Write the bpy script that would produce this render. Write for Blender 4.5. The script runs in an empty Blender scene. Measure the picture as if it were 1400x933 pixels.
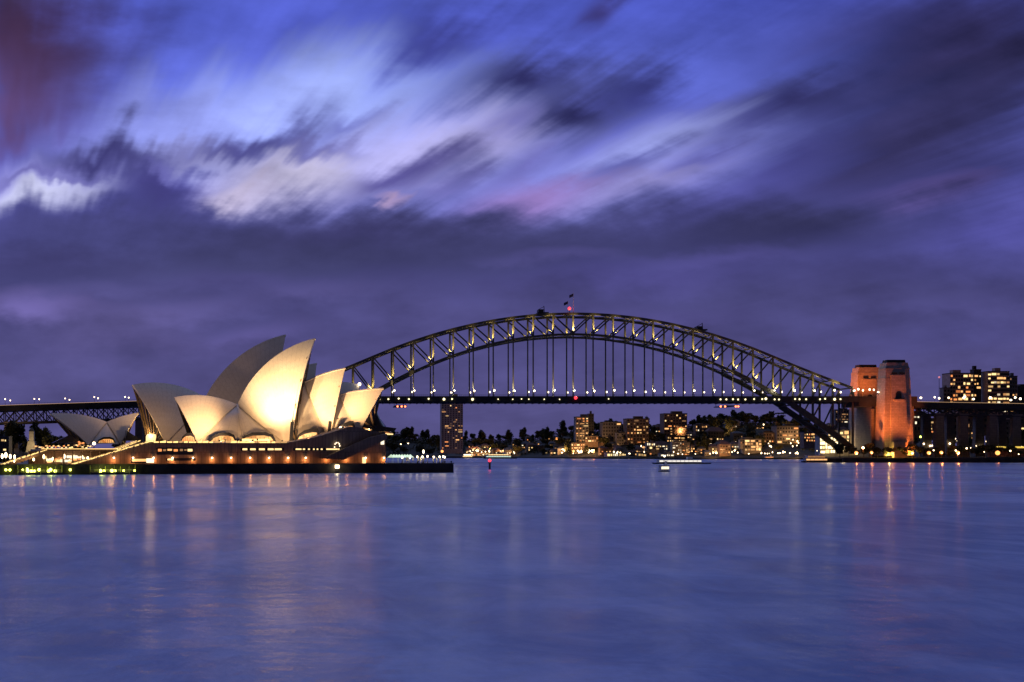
import bpy, math, random
from mathutils import Vector, Matrix, noise as mnoise

random.seed(7)
SC = bpy.context.scene
COL = SC.collection
R = math.radians

# ------------------------------------------------------------------ camera
F, CX, HY, HC = 1715.0, 440.0, 618.5, 9.0      # focal length in photo pixels, optical axis, horizon row, eye height
cam_d = bpy.data.cameras.new("camera")
cam = bpy.data.objects.new("camera", cam_d)
COL.objects.link(cam)
cam.location = (0, 0, HC)
cam.rotation_euler = (R(90), 0, 0)
cam_d.sensor_width = 36
cam_d.lens = F / 1400 * 36
cam_d.shift_x = (700 - CX) / 1400
cam_d.shift_y = (HY - 466.5) / 1400
cam_d.clip_start = 0.5
cam_d.clip_end = 40000
SC.camera = cam
SC.render.engine = 'CYCLES'
SC.cycles.use_denoising = True
SC.cycles.sample_clamp_indirect = 2.5
SC.cycles.sample_clamp_direct = 0
SC.cycles.max_bounces = 5
SC.cycles.diffuse_bounces = 2
SC.cycles.glossy_bounces = 3
SC.cycles.caustics_reflective = False
SC.cycles.caustics_refractive = False
SC.view_settings.view_transform = 'Standard'
SC.view_settings.look = 'None'
SC.view_settings.exposure = 0
SC.view_settings.gamma = 1


def s2l(c):
    return tuple((v / 255 / 12.92) if v / 255 <= .04045 else ((v / 255 + .055) / 1.055) ** 2.4 for v in c)


# ------------------------------------------------------------------ world: dusk sky with wind-drawn clouds
world = bpy.data.worlds.new("World")
SC.world = world
world.use_nodes = True
NT = world.node_tree
NT.nodes.clear()


class N:
    """tiny node-tree writer"""
    def __init__(self, tree):
        self.t = tree

    def node(self, typ, **kw):
        n = self.t.nodes.new(typ)
        for k, v in kw.items():
            setattr(n, k, v)
        return n

    def put(self, sock, v):
        if isinstance(v, bpy.types.NodeSocket):
            self.t.links.new(v, sock)
        elif v is not None:
            sock.default_value = v

    def math(self, op, a, b=None, c=None, clamp=False):
        n = self.node('ShaderNodeMath', operation=op, use_clamp=clamp)
        for i, v in enumerate((a, b, c)):
            self.put(n.inputs[i], v)
        return n.outputs[0]

    def vmath(self, op, a, b=None):
        n = self.node('ShaderNodeVectorMath', operation=op)
        self.put(n.inputs[0], a)
        self.put(n.inputs[1], b)
        return n.outputs[1] if op in ('LENGTH', 'DOT_PRODUCT') else n.outputs[0]

    def sep(self, v):
        n = self.node('ShaderNodeSeparateXYZ')
        self.put(n.inputs[0], v)
        return n.outputs

    def comb(self, x, y, z=0.0):
        n = self.node('ShaderNodeCombineXYZ')
        for i, v in enumerate((x, y, z)):
            self.put(n.inputs[i], v)
        return n.outputs[0]

    def noise(self, vec, scale, detail=3, rough=.5, dist=0.0, dim='3D'):
        n = self.node('ShaderNodeTexNoise', noise_dimensions=dim)
        self.put(n.inputs['Vector'], vec)
        n.inputs['Scale'].default_value = scale
        n.inputs['Detail'].default_value = detail
        n.inputs['Roughness'].default_value = rough
        n.inputs['Distortion'].default_value = dist
        return n.outputs[0]

    def maprange(self, v, a, b, c, d, smooth=True):
        n = self.node('ShaderNodeMapRange', interpolation_type='SMOOTHSTEP' if smooth else 'LINEAR')
        self.put(n.inputs[0], v)
        for i, x in enumerate((a, b, c, d)):
            n.inputs[i + 1].default_value = x
        return n.outputs[0]

    def mix(self, f, a, b, mode='MIX'):
        n = self.node('ShaderNodeMix', data_type='RGBA', blend_type=mode)
        self.put(n.inputs[0], f)
        for i, v in ((6, a), (7, b)):
            if isinstance(v, tuple) and len(v) == 3:
                v = (*v, 1)
            self.put(n.inputs[i], v)
        return n.outputs[2]

    def ramp(self, f, stops):
        n = self.node('ShaderNodeValToRGB')
        self.put(n.inputs[0], f)
        e = n.color_ramp.elements
        while len(e) < len(stops):
            e.new(.5)
        for el, (p, c) in zip(e, stops):
            el.position = p
            el.color = (*c, 1)
        return n.outputs[0]

    def mapping(self, vec, loc=(0, 0, 0), rot=(0, 0, 0), scale=(1, 1, 1), typ='POINT'):
        n = self.node('ShaderNodeMapping', vector_type=typ)
        self.put(n.inputs[0], vec)
        n.inputs[1].default_value = loc
        n.inputs[2].default_value = rot
        n.inputs[3].default_value = scale
        return n.outputs[0]


w = N(NT)
tc = w.node('ShaderNodeTexCoord')
dx, dy, dz = w.sep(tc.outputs['Generated'])
ay = w.math('MAXIMUM', w.math('ABSOLUTE', dy), .12)
zp = w.math('MAXIMUM', dz, 0.0)
# azimuth and elevation as slopes, in hundreds of units
qx = w.math('MULTIPLY', w.math('DIVIDE', dx, ay), 17.15)
qz = w.math('MULTIPLY', w.math('DIVIDE', zp, ay), 17.15)
# the cloud sheet: a level plane overhead, drawn out along the wind
cz = w.math('ADD', zp, .035)
cp = w.comb(w.math('DIVIDE', dx, cz), w.math('DIVIDE', ay, cz), 0.0)
WIND = math.atan2(1.0, -.27)
cw = w.mapping(cp, rot=(0, 0, -WIND))
streak = w.noise(w.mapping(cw, scale=(.16, 1.25, 1)), 1.15, 5, .55)
streak_fine = w.noise(w.mapping(cw, scale=(.30, 3.4, 1)), 1.3, 4, .55)
broad = w.noise(w.mapping(cw, scale=(.42, .8, 1)), 1.0, 4, .55)
puff = w.noise(w.comb(w.math('MULTIPLY', qx, .8), w.math('MULTIPLY', qz, 1.7)), .9, 5, .55)
st_c = w.math('SUBTRACT', streak, .5)
sf_c = w.math('SUBTRACT', streak_fine, .5)
br_c = w.math('SUBTRACT', broad, .5)
pf_c = w.math('SUBTRACT', puff, .5)
hi = w.maprange(qz, 2.5, 4.3, 0.0, 1.0)          # streaks only show overhead; the low bank is soft
rx_ = w.math('ADD', qx, 4.63)
rl_ = w.math('SQRT', w.math('ADD', w.math('MULTIPLY', rx_, rx_), w.math('ADD', w.math('MULTIPLY', qz, qz), .01)))
dsp = w.math('MULTIPLY', w.math('ADD', w.math('MULTIPLY', st_c, 2.6), w.math('MULTIPLY', sf_c, 3.2)), hi)
wx = w.math('ADD', qx, w.math('ADD', w.math('MULTIPLY', dsp, w.math('DIVIDE', rx_, rl_)), w.math('MULTIPLY', pf_c, 1.2)))
wz = w.math('ADD', qz, w.math('ADD', w.math('MULTIPLY', dsp, w.math('DIVIDE', qz, rl_)), w.math('MULTIPLY', pf_c, .8)))
Q = w.comb(wx, wz, 0.0)

sky_tex = w.node('ShaderNodeTexSky', sky_type='NISHITA')
sky_tex.sun_disc = False
sky_tex.sun_elevation = R(1.0)
sky_tex.sun_rotation = R(200)
sky_tex.air_density = 1.4
sky_tex.ozone_density = 5.0
# clear dusk blue by elevation, with a little of the real scattered sky under it
grad = w.ramp(w.math('MULTIPLY', qz, .1), [
    (0.0, s2l((88, 84, 136))), (.10, s2l((86, 82, 136))), (.22, s2l((74, 72, 126))), (.36, s2l((98, 98, 190))),
    (.50, s2l((94, 106, 206))), (.62, s2l((78, 90, 194))), (.95, s2l((86, 98, 202)))])
col = w.mix(.06, grad, w.mix(1.0, sky_tex.outputs[0], (.012, .014, .03), 'MULTIPLY'))

# cloud masses: (photo column, row, half-width, half-height, tilt, colour, weight, softness)
BLOBS = [
    (420, 145, 270, 95, 6, (160, 176, 246), .95, 1.0),
    (240, 165, 230, 80, 0, (140, 148, 224), .65, 1.0),
    (20, 30, 210, 150, -12, (62, 44, 76), 1.0, .8),
    (20, 90, 120, 70, 0, (88, 60, 96), .45, 1.0),
    (40, 215, 190, 60, 0, (150, 148, 212), .70, .9),
    (600, 215, 300, 95, 14, (150, 154, 226), .65, .9),
    (555, 215, 170, 60, 14, (184, 180, 232), .75, 1.0),
    (890, 222, 230, 70, 18, (146, 150, 226), .70, .9),
    (900, 190, 120, 26, 24, (160, 168, 232), .55, 1.0),
    # bright breaks under them
    (55, 250, 115, 34, 0, (200, 202, 238), .95, 1.0),
    (285, 210, 90, 38, -12, (176, 176, 228), .8, .9),
    (385, 256, 125, 46, 8, (202, 196, 232), 1.0, .7),
    (315, 278, 45, 20, 8, (206, 196, 232), .9, .7),
    (515, 284, 26, 13, 10, (184, 160, 206), .9, .7),
    (640, 215, 110, 34, 18, (170, 164, 222), .6, .9),
    (745, 268, 120, 34, 12, (152, 122, 188), .75, .8),
    (880, 250, 110, 26, 16, (150, 144, 206), .7, .8),
    # dark shreds
    (150, 195, 125, 50, -14, (58, 56, 110), .92, .85),
    (215, 255, 75, 70, -30, (66, 63, 126), .9, .7),
    (335, 202, 125, 32, -6, (72, 70, 136), .85, .7),
    (45, 205, 90, 16, 0, (92, 88, 156), .60, .9),
    (612, 46, 100, 52, 14, (56, 60, 132), .85, .9),
    (700, 118, 125, 46, 12, (46, 46, 98), .92, .85),
    (780, 160, 130, 46, 10, (42, 42, 88), .97, .85),
    (880, 122, 115, 38, 8, (52, 54, 116), .88, .9),
    (815, 22, 66, 20, 28, (60, 58, 124), .95, .7),
    (540, 248, 95, 28, 16, (78, 72, 140), .85, .7),
    (1060, 145, 130, 34, 10, (50, 50, 108), .85, .75),
    (850, 225, 55, 18, 22, (78, 78, 160), .6, .8),
    (950, 222, 60, 16, 20, (80, 80, 160), .6, .8),
    (1065, 222, 80, 28, 15, (68, 66, 138), .6, .8),
    (470, 175, 60, 18, 20, (96, 98, 176), .6, .9),
    (660, 190, 70, 20, 24, (104, 102, 178), .6, .9),
    (600, 265, 60, 14, 14, (104, 98, 170), .6, .9),
    (430, 215, 80, 18, 6, (100, 98, 170), .55, .9),
    (720, 225, 60, 18, 20, (104, 98, 172), .5, .9),
    (230, 225, 50, 20, -20, (110, 108, 182), .5, .9),
    (100, 225, 60, 12, 0, (96, 92, 164), .6, .9),
    (990, 180, 90, 20, 18, (66, 66, 140), .6, .9),
    # the great dark mass upper right
    (1330, 90, 330, 200, 6, (47, 45, 86), 1.0, .75),
    (1250, 190, 260, 120, 10, (50, 48, 90), .95, .9),
    (1290, 40, 200, 70, 12, (50, 46, 90), .6, .9),
    (1275, 262, 85, 26, 8, (98, 84, 152), .6, .9),
    (1360, 310, 120, 40, 6, (84, 82, 164), .6, .9),
    # the low bank
    (420, 345, 640, 58, 2, (66, 66, 110), .95, .6),
    (120, 310, 260, 58, -4, (70, 70, 124), .85, .7),
    (620, 335, 320, 46, 2, (60, 60, 104), .75, .7),
    (1060, 310, 330, 72, 4, (54, 54, 95), .95, .7),
    (60, 360, 140, 26, 3, (64, 62, 112), .6, 1.0),
    (330, 385, 170, 22, -3, (80, 76, 132), .6, 1.0),
    (470, 320, 150, 26, 3, (60, 58, 106), .6, 1.0),
    (700, 390, 160, 24, 2, (70, 68, 122), .6, 1.0),
    (900, 440, 170, 26, 3, (90, 84, 148), .5, 1.0),
    (1180, 370, 190, 28, 4, (66, 64, 116), .6, 1.0),
    (240, 470, 190, 26, -2, (86, 80, 134), .5, 1.0),
    (1300, 450, 160, 34, 3, (72, 70, 126), .6, 1.0),
    (360, 455, 70, 16, 6, (104, 96, 162), .5, 1.0),
    (40, 420, 100, 26, 0, (116, 106, 174), .85, .9),
    (250, 425, 130, 20, 4, (100, 94, 156), .6, 1.0),
    (130, 395, 120, 14, 2, (92, 88, 148), .5, 1.0),
    (420, 400, 110, 16, 3, (94, 88, 148), .5, 1.0),
    (760, 350, 120, 14, 3, (86, 82, 144), .5, 1.0),
    (1000, 350, 150, 16, 3, (84, 80, 146), .55, 1.0),
    (1240, 420, 150, 18, 3, (88, 84, 148), .5, 1.0),
    (160, 440, 150, 46, 4, (95, 88, 142), .5, .8),
    (560, 420, 300, 48, 0, (82, 79, 134), .55, .9),
    (1150, 420, 300, 60, -2, (73, 71, 122), .6, .9),
    (880, 380, 160, 34, 4, (88, 82, 154), .4, .9),
]
for (bx, by, rx, ry, ang, c, wt, soft) in BLOBS:
    m = w.mapping(Q, loc=((bx - CX) / 100, (HY - by) / 100, 0), rot=(0, 0, R(ang)),
                  scale=(rx / 100 * 1.15, ry / 100 * 1.15, 1), typ='TEXTURE')
    f = w.maprange(w.vmath('LENGTH', m), max(0, .75 - soft), 1.12, min(1, wt * 1.08), 0.0)
    col = w.mix(f, col, s2l(c))
# wisps over everything, strongest overhead
wis = w.math('ADD', 1.0, w.math('MULTIPLY', w.math('ADD', w.math('MULTIPLY', sf_c, 1.5), w.math('MULTIPLY', br_c, 1.0)), w.math('ADD', .10, w.math('MULTIPLY', hi, .75))))
wis2 = w.math('ADD', wis, w.math('MULTIPLY', pf_c, 1.1))
scl = w.node('ShaderNodeVectorMath', operation='SCALE')
w.put(scl.inputs[0], col)
w.put(scl.inputs[3], wis2)
# straight up (outside the picture) the dusk is a clear, brighter blue: it is what the water mirrors
up = w.maprange(dz, .32, .52, 0.0, 1.0)
col = w.mix(up, scl.outputs[0], (.46, .60, 1.2))
# away from the sunset the sky is a dim, nearly colourless grey over the city
east = w.maprange(dy, -.15, .6, 0.0, 1.0)
col = w.mix(east, (.034, .027, .032), col)
bg = w.node('ShaderNodeBackground')
w.put(bg.inputs[0], col)
bg.inputs[1].default_value = 1.0
wo = w.node('ShaderNodeOutputWorld')
NT.links.new(bg.outputs[0], wo.inputs[0])


# ------------------------------------------------------------------ helpers
def at(px, py, Y):
    return Vector(((px - CX) * Y / F, Y, HC - (py - HY) * Y / F))


def xw(px, Y):
    return (px - CX) * Y / F


def zw(py, Y):
    return HC - (py - HY) * Y / F


class MB:
    def __init__(self):
        self.v, self.f, self.uv = [], [], None

    def add(self, vs, fs):
        b = len(self.v)
        self.v += [tuple(p) for p in vs]
        self.f += [tuple(i + b for i in f) for f in fs]
        return self

    def box(self, x0, x1, y0, y1, z0, z1):
        return self.add([(x0, y0, z0), (x1, y0, z0), (x1, y1, z0), (x0, y1, z0), (x0, y0, z1), (x1, y0, z1), (x1, y1, z1), (x0, y1, z1)],
                        [(0, 3, 2, 1), (4, 5, 6, 7), (0, 1, 5, 4), (1, 2, 6, 5), (2, 3, 7, 6), (3, 0, 4, 7)])

    def frustum(self, x0, x1, y0, y1, z0, X0, X1, Y0, Y1, z1):
        return self.add([(x0, y0, z0), (x1, y0, z0), (x1, y1, z0), (x0, y1, z0), (X0, Y0, z1), (X1, Y0, z1), (X1, Y1, z1), (X0, Y1, z1)],
                        [(0, 3, 2, 1), (4, 5, 6, 7), (0, 1, 5, 4), (1, 2, 6, 5), (2, 3, 7, 6), (3, 0, 4, 7)])

    def bar(self, a, b, wx, wz=None, upv=(0, 0, 1)):
        a, b = Vector(a), Vector(b)
        wz = wx if wz is None else wz
        d = (b - a).normalized()
        u = Vector(upv)
        if abs(d.dot(u)) > .98:
            u = Vector((0, 1, 0))
        s = d.cross(u).normalized()
        t = s.cross(d).normalized()
        vs = []
        for p in (a, b):
            for (i, j) in ((-1, -1), (1, -1), (1, 1), (-1, 1)):
                vs.append(p + s * (i * wx / 2) + t * (j * wz / 2))
        return self.add(vs, [(0, 3, 2, 1), (4, 5, 6, 7), (0, 1, 5, 4), (1, 2, 6, 5), (2, 3, 7, 6), (3, 0, 4, 7)])

    def tube(self, a, b, r0, r1=None, n=8):
        a, b = Vector(a), Vector(b)
        r1 = r0 if r1 is None else r1
        d = (b - a).normalized()
        u = Vector((0, 1, 0)) if abs(d.z) > .9 else Vector((0, 0, 1))
        s = d.cross(u).normalized()
        t = s.cross(d)
        vs = [p + (s * math.cos(k * 2 * math.pi / n) + t * math.sin(k * 2 * math.pi / n)) * r for p, r in ((a, r0), (b, r1)) for k in range(n)]
        fs = [(k, (k + 1) % n, n + (k + 1) % n, n + k) for k in range(n)]
        fs += [tuple(range(n - 1, -1, -1)), tuple(range(n, 2 * n))]
        return self.add(vs, fs)

    def lathe(self, c, prof, n=12):
        c = Vector(c)
        vs = [c + Vector((r * math.cos(k * 2 * math.pi / n), r * math.sin(k * 2 * math.pi / n), z)) for r, z in prof for k in range(n)]
        m = len(prof)
        fs = [(i * n + k, i * n + (k + 1) % n, (i + 1) * n + (k + 1) % n, (i + 1) * n + k) for i in range(m - 1) for k in range(n)]
        fs += [tuple(range(n - 1, -1, -1)), tuple(range((m - 1) * n, m * n))]
        return self.add(vs, fs)

    def ball(self, c, r, n=10, m=6, squash=1.0):
        return self.lathe(c, [(max(.02 * r, r * math.sin(math.pi * i / m)), -r * squash * math.cos(math.pi * i / m)) for i in range(m + 1)], n)

    def prism(self, poly, fn, d0, d1):
        """poly of (s, z), pushed from depth d0 to d1 through fn(s, d, z)"""
        n = len(poly)
        vs = [fn(s, d0, z) for s, z in poly] + [fn(s, d1, z) for s, z in poly]
        fs = [tuple(range(n)), tuple(range(2 * n - 1, n - 1, -1))]
        fs += [(i, i + n, (i + 1) % n + n, (i + 1) % n) for i in range(n)]
        return self.add(vs, fs)

    def mesh(self, name, m=None, smooth=False):
        me = bpy.data.meshes.new(name)
        me.from_pydata(self.v, [], self.f)
        if self.uv:
            l = me.uv_layers.new(name='uv')
            for lp in me.loops:
                l.data[lp.index].uv = self.uv[lp.vertex_index]
        if m:
            me.materials.append(m)
        if smooth:
            me.polygons.foreach_set('use_smooth', [True] * len(me.polygons))
        me.update()
        return me

    def build(self, name, m, parent=None, smooth=False):
        return link(name, self.mesh(name, m, smooth), parent)


def link(name, data, parent=None, loc=None, rz=0, scale=None):
    o = bpy.data.objects.new(name, data)
    COL.objects.link(o)
    if parent:
        o.parent = parent
    if loc is not None:
        o.location = loc
    if rz:
        o.rotation_euler = (0, 0, rz)
    if scale is not None:
        o.scale = scale
    return o


def tag(o, label, cat, group=None):
    o['label'] = label
    o['category'] = cat
    if group:
        o['group'] = group
    return o


def thing(name, label, cat, loc=(0, 0, 0), rz=0, group=None):
    return tag(link(name, None, None, loc, rz), label, cat, group)


def struct(o, kind='structure'):
    o['kind'] = kind
    return o


def dup(root, loc, rz=0, label=None, group=None, scale=None):
    r = root.copy()
    COL.objects.link(r)
    r.location = loc
    r.rotation_euler = (0, 0, rz)
    if scale is not None:
        r.scale = scale
    if label:
        r['label'] = label
    if group:
        r['group'] = group
    for ch in list(root.children):
        c = ch.copy()
        COL.objects.link(c)
        c.parent = r
        for g in ch.children:
            d = g.copy()
            COL.objects.link(d)
            d.parent = c
    return r


def light(name, kind, loc, power, color, parent=None, target=None, size=.3, cone=60, blend=1.0):
    l = bpy.data.lights.new(name, kind)
    l.energy = power
    l.color = color
    if kind in ('POINT', 'SPOT'):
        l.shadow_soft_size = size
    if kind == 'SPOT':
        l.spot_size = R(cone)
        l.spot_blend = blend
    o = bpy.data.objects.new(name, l)
    COL.objects.link(o)
    o.location = loc
    if target is not None:
        o.rotation_euler = (Vector(target) - Vector(loc)).to_track_quat('-Z', 'Y').to_euler()
    if parent:
        o.parent = parent
    return o


# ------------------------------------------------------------------ materials
def mat(name, base, rough=.7, metal=0.0, vary=.0, vscale=.5, bump=0.0, bscale=3.0, spec=.4):
    m = bpy.data.materials.new(name)
    m.use_nodes = True
    t = N(m.node_tree)
    b = m.node_tree.nodes['Principled BSDF']
    b.inputs['Roughness'].default_value = rough
    b.inputs['Metallic'].default_value = metal
    b.inputs['Specular IOR Level'].default_value = spec
    b.inputs['Base Color'].default_value = (*base, 1)
    tcn = t.node('ShaderNodeTexCoord')
    if vary:
        n = t.noise(tcn.outputs['Object'], vscale, 4, .6)
        c = t.mix(t.maprange(n, .3, .7, 0, 1), tuple(x * (1 - vary) for x in base), tuple(min(.95, x * (1 + vary)) for x in base))
        t.put(b.inputs['Base Color'], c)
    if bump:
        bn = t.node('ShaderNodeBump')
        bn.inputs['Strength'].default_value = bump
        bn.inputs['Distance'].default_value = .3
        t.put(bn.inputs['Height'], t.noise(tcn.outputs['Object'], bscale, 4, .6))
        t.put(b.inputs['Normal'], bn.outputs[0])
    return m


def glow(name, color, strength, sample=False, base=(.2, .2, .2)):
    m = bpy.data.materials.new(name)
    m.use_nodes = True
    b = m.node_tree.nodes['Principled BSDF']
    b.inputs['Base Color'].default_value = (*base, 1)
    b.inputs['Roughness'].default_value = .5
    b.inputs['Emission Color'].default_value = (*color, 1)
    b.inputs['Emission Strength'].default_value = strength
    m.cycles.emission_sampling = 'AUTO' if sample else 'NONE'
    return m


def room_glow(name, c1, c2, strength, scale):
    """a lit window band: brighter and dimmer rooms side by side"""
    m = bpy.data.materials.new(name)
    m.use_nodes = True
    t = N(m.node_tree)
    b = m.node_tree.nodes['Principled BSDF']
    b.inputs['Base Color'].default_value = (.08, .07, .06, 1)
    tcn = t.node('ShaderNodeTexCoord')
    v = t.node('ShaderNodeTexVoronoi', feature='F1')
    t.put(v.inputs['Vector'], t.mapping(tcn.outputs['Object'], scale=scale))
    v.inputs['Scale'].default_value = 1.0
    r = t.sep(v.outputs['Color'])
    t.put(b.inputs['Emission Color'], t.mix(r[0], c1, c2))
    t.put(b.inputs['Emission Strength'], t.math('MULTIPLY', t.math('ADD', .3, t.math('MULTIPLY', t.math('POWER', r[1], 1.6), .7)), strength))
    m.cycles.emission_sampling = 'NONE'
    return m


M = {}
M['steel'] = mat('bridge_steel', (.082, .08, .062), .55, 0, .25, .2)
M['steel_dark'] = mat('dark_steel', (.035, .035, .036), .6, 0, .3, .3)
M['deck'] = mat('deck_steel', (.03, .031, .033), .7, 0, .3, .15)
M['bronze'] = mat('bronze_mullion', (.16, .11, .06), .45, .3, .2, 1)
M['glass_dark'] = mat('dark_glass', (.02, .022, .03), .12, 0, spec=.6)
M['concrete'] = mat('sea_wall_concrete', (.055, .05, .048), .85, 0, .45, .12, .5, .8)
M['paving'] = mat('promenade_paving', (.16, .13, .11), .8, 0, .3, .3)
M['black_post'] = mat('black_post_paint', (.03, .03, .03), .5)
M['wood'] = mat('wharf_timber', (.16, .13, .08), .8, 0, .3, 1.5)
M['trunk'] = mat('bark', (.05, .04, .03), .9, 0, .3, 2)
M['white_paint'] = mat('white_paint', (.75, .75, .72), .5, 0, .06, 1)
M['canvas'] = mat('pale_canvas', (.7, .75, .66), .8)
M['hull_dark'] = mat('dark_hull', (.04, .045, .06), .4)

# emitters
M['w_warm'] = glow('window_warm', (1.0, .50, .17), 1.35)
M['w_yellow'] = glow('window_yellow', (1.0, .68, .28), 1.6)
M['w_pale'] = glow('window_pale', (1.0, .86, .6), 1.5)
M['w_dim'] = glow('window_dim', (1.0, .50, .2), .35)
M['w_orange'] = glow('window_orange', (1.0, .33, .09), 1.2)
M['w_dark'] = mat('window_unlit', (.02, .022, .03), .15, 0, spec=.6)
M['strip'] = glow('strip_light', (1.0, .62, .2), 2.0)
M['strip_dim'] = glow('strip_light_dim', (1.0, .55, .2), .7)
M['lamp_orange'] = glow('lamp_sodium', (1.0, .34, .08), 2.6)
M['lamp_warm'] = glow('lamp_warm', (1.0, .72, .4), 7)
M['lamp_white'] = glow('lamp_white', (1.0, .80, .52), 5)
M['lamp_green'] = glow('lamp_yellow_green', (.9, 1.0, .12), 7)
M['lamp_red'] = glow('lamp_red', (1.0, .04, .06), 2.2)
M['bar_lit'] = room_glow('lit_interior', (1.0, .30, .06), (1.0, .58, .2), 1.5, (.35, .35, .5))


def tile_material():
    m = bpy.data.materials.new('ceramic_tiles')
    m.use_nodes = True
    t = N(m.node_tree)
    b = m.node_tree.nodes['Principled BSDF']
    uvn = t.node('ShaderNodeUVMap')
    u, v, _ = t.sep(uvn.outputs[0])
    # rib joints fan out from the foot; chevron lid edges cross them
    fr = t.math('ABSOLUTE', t.math('SUBTRACT', t.math('FRACT', u), .5))
    rib = t.maprange(fr, .42, .5, 0, 1)
    vv = t.math('ADD', t.math('MULTIPLY', v, 1.0), t.math('MULTIPLY', fr, .9))
    fv = t.math('ABSOLUTE', t.math('SUBTRACT', t.math('FRACT', vv), .5))
    lid = t.maprange(fv, .43, .5, 0, 1)
    tcn = t.node('ShaderNodeTexCoord')
    big = t.noise(tcn.outputs['Object'], .06, 4, .6)
    fine = t.noise(tcn.outputs['Object'], .9, 3, .6)
    c = t.mix(t.maprange(big, .3, .7, 0, 1), (.66, .60, .50), (.76, .71, .62))
    c = t.mix(t.math('MULTIPLY', t.maprange(fine, .35, .65, 0, 1), .25), c, (.58, .52, .44))
    c = t.mix(t.math('MULTIPLY', rib, .30), c, (.36, .32, .27))
    c = t.mix(t.math('MULTIPLY', lid, .36), c, (.40, .36, .30))
    t.put(b.inputs['Base Color'], c)
    b.inputs['Roughness'].default_value = .5
    b.inputs['Specular IOR Level'].default_value = .35
    bn = t.node('ShaderNodeBump')
    bn.inputs['Strength'].default_value = .12
    bn.inputs['Distance'].default_value = .08
    t.put(bn.inputs['Height'], t.math('MULTIPLY', t.math('ADD', rib, lid), -1.0))
    t.put(b.inputs['Normal'], bn.outputs[0])
    return m


M['tiles'] = tile_material()


def panel_material(name, c0, c1, pw, ph, joint, axis='X', rough=.75, jd=.5):
    """granite panels / courses with joints, laid in the object's own space"""
    m = bpy.data.materials.new(name)
    m.use_nodes = True
    t = N(m.node_tree)
    b = m.node_tree.nodes['Principled BSDF']
    tcn = t.node('ShaderNodeTexCoord')
    x, y, z = t.sep(tcn.outputs['Object'])
    br = t.node('ShaderNodeTexBrick')
    t.put(br.inputs['Vector'], t.comb(t.math('ADD', x, t.math('MULTIPLY', y, .93)), z))
    br.inputs['Scale'].default_value = 1
    br.inputs['Brick Width'].default_value = pw
    br.inputs['Row Height'].default_value = ph
    br.inputs['Mortar Size'].default_value = joint
    br.inputs['Color1'].default_value = (*c0, 1)
    br.inputs['Color2'].default_value = (*c1, 1)
    br.inputs['Mortar'].default_value = (*[v * jd for v in c0], 1)
    n = t.noise(tcn.outputs['Object'], .35, 5, .65)
    stain = t.noise(t.mapping(tcn.outputs['Object'], scale=(.8, .8, .08)), 1.0, 4, .6)
    c = t.mix(t.math('MULTIPLY', t.maprange(n, .35, .65, 0, 1), .35), br.outputs[0], tuple(v * .6 for v in c0))
    c = t.mix(t.math('MULTIPLY', t.maprange(stain, .5, .75, 0, 1), .4), c, tuple(v * .45 for v in c0))
    t.put(b.inputs['Base Color'], c)
    b.inputs['Roughness'].default_value = rough
    return m


M['granite'] = panel_material('podium_granite', (.25, .19, .15), (.32, .25, .20), 1.9, 9.0, .10)
M['granite_dark'] = panel_material('podium_granite_dark', (.13, .10, .085), (.17, .13, .11), 1.9, 9.0, .10)  # darker granite for the parapet cap
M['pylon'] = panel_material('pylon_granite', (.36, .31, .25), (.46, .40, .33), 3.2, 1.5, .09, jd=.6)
M['pylon_dark'] = mat('pylon_cap_granite', (.10, .09, .08), .85, 0, .3, .3)
M['pylon_cap'] = mat('pylon_roof_slate', (.03, .028, .03), .9, 0, .3, .3)
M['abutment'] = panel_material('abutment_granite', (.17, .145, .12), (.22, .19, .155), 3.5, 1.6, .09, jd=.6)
M['pier'] = panel_material('pier_concrete', (.17, .145, .13), (.22, .19, .165), 4, 2.2, .08)
M['wallA'] = mat('brick_wall', (.20, .135, .10), .85, 0, .25, .4)
M['wallB'] = mat('grey_wall', (.19, .175, .17), .85, 0, .25, .4)
M['wallT'] = mat('tower_brick', (.42, .32, .27), .85, 0, .2, .4)
M['wallC'] = mat('pale_wall', (.34, .31, .28), .8, 0, .2, .4)
M['wallD'] = mat('dark_wall', (.05, .048, .05), .85, 0, .25, .4)
M['roof'] = mat('tile_roof', (.10, .05, .04), .85, 0, .3, .6)
M['roof_grey'] = mat('grey_roof', (.07, .07, .075), .8, 0, .3, .6)


def leaf_material(name, c0, c1):
    m = bpy.data.materials.new(name)
    m.use_nodes = True
    t = N(m.node_tree)
    b = m.node_tree.nodes['Principled BSDF']
    g = t.node('ShaderNodeNewGeometry')
    t.put(b.inputs['Base Color'], t.mix(g.outputs['Random Per Island'], c0, c1))
    b.inputs['Roughness'].default_value = .7
    b.inputs['Specular IOR Level'].default_value = .2
    return m


M['leaf'] = leaf_material('leaves_dark', (.028, .034, .017), (.095, .10, .045))
M['leaf2'] = leaf_material('leaves_olive', (.035, .036, .016), (.10, .095, .042))
M['ground'] = mat('bush_ground', (.014, .015, .009), .95, 0, .4, .05)


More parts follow.
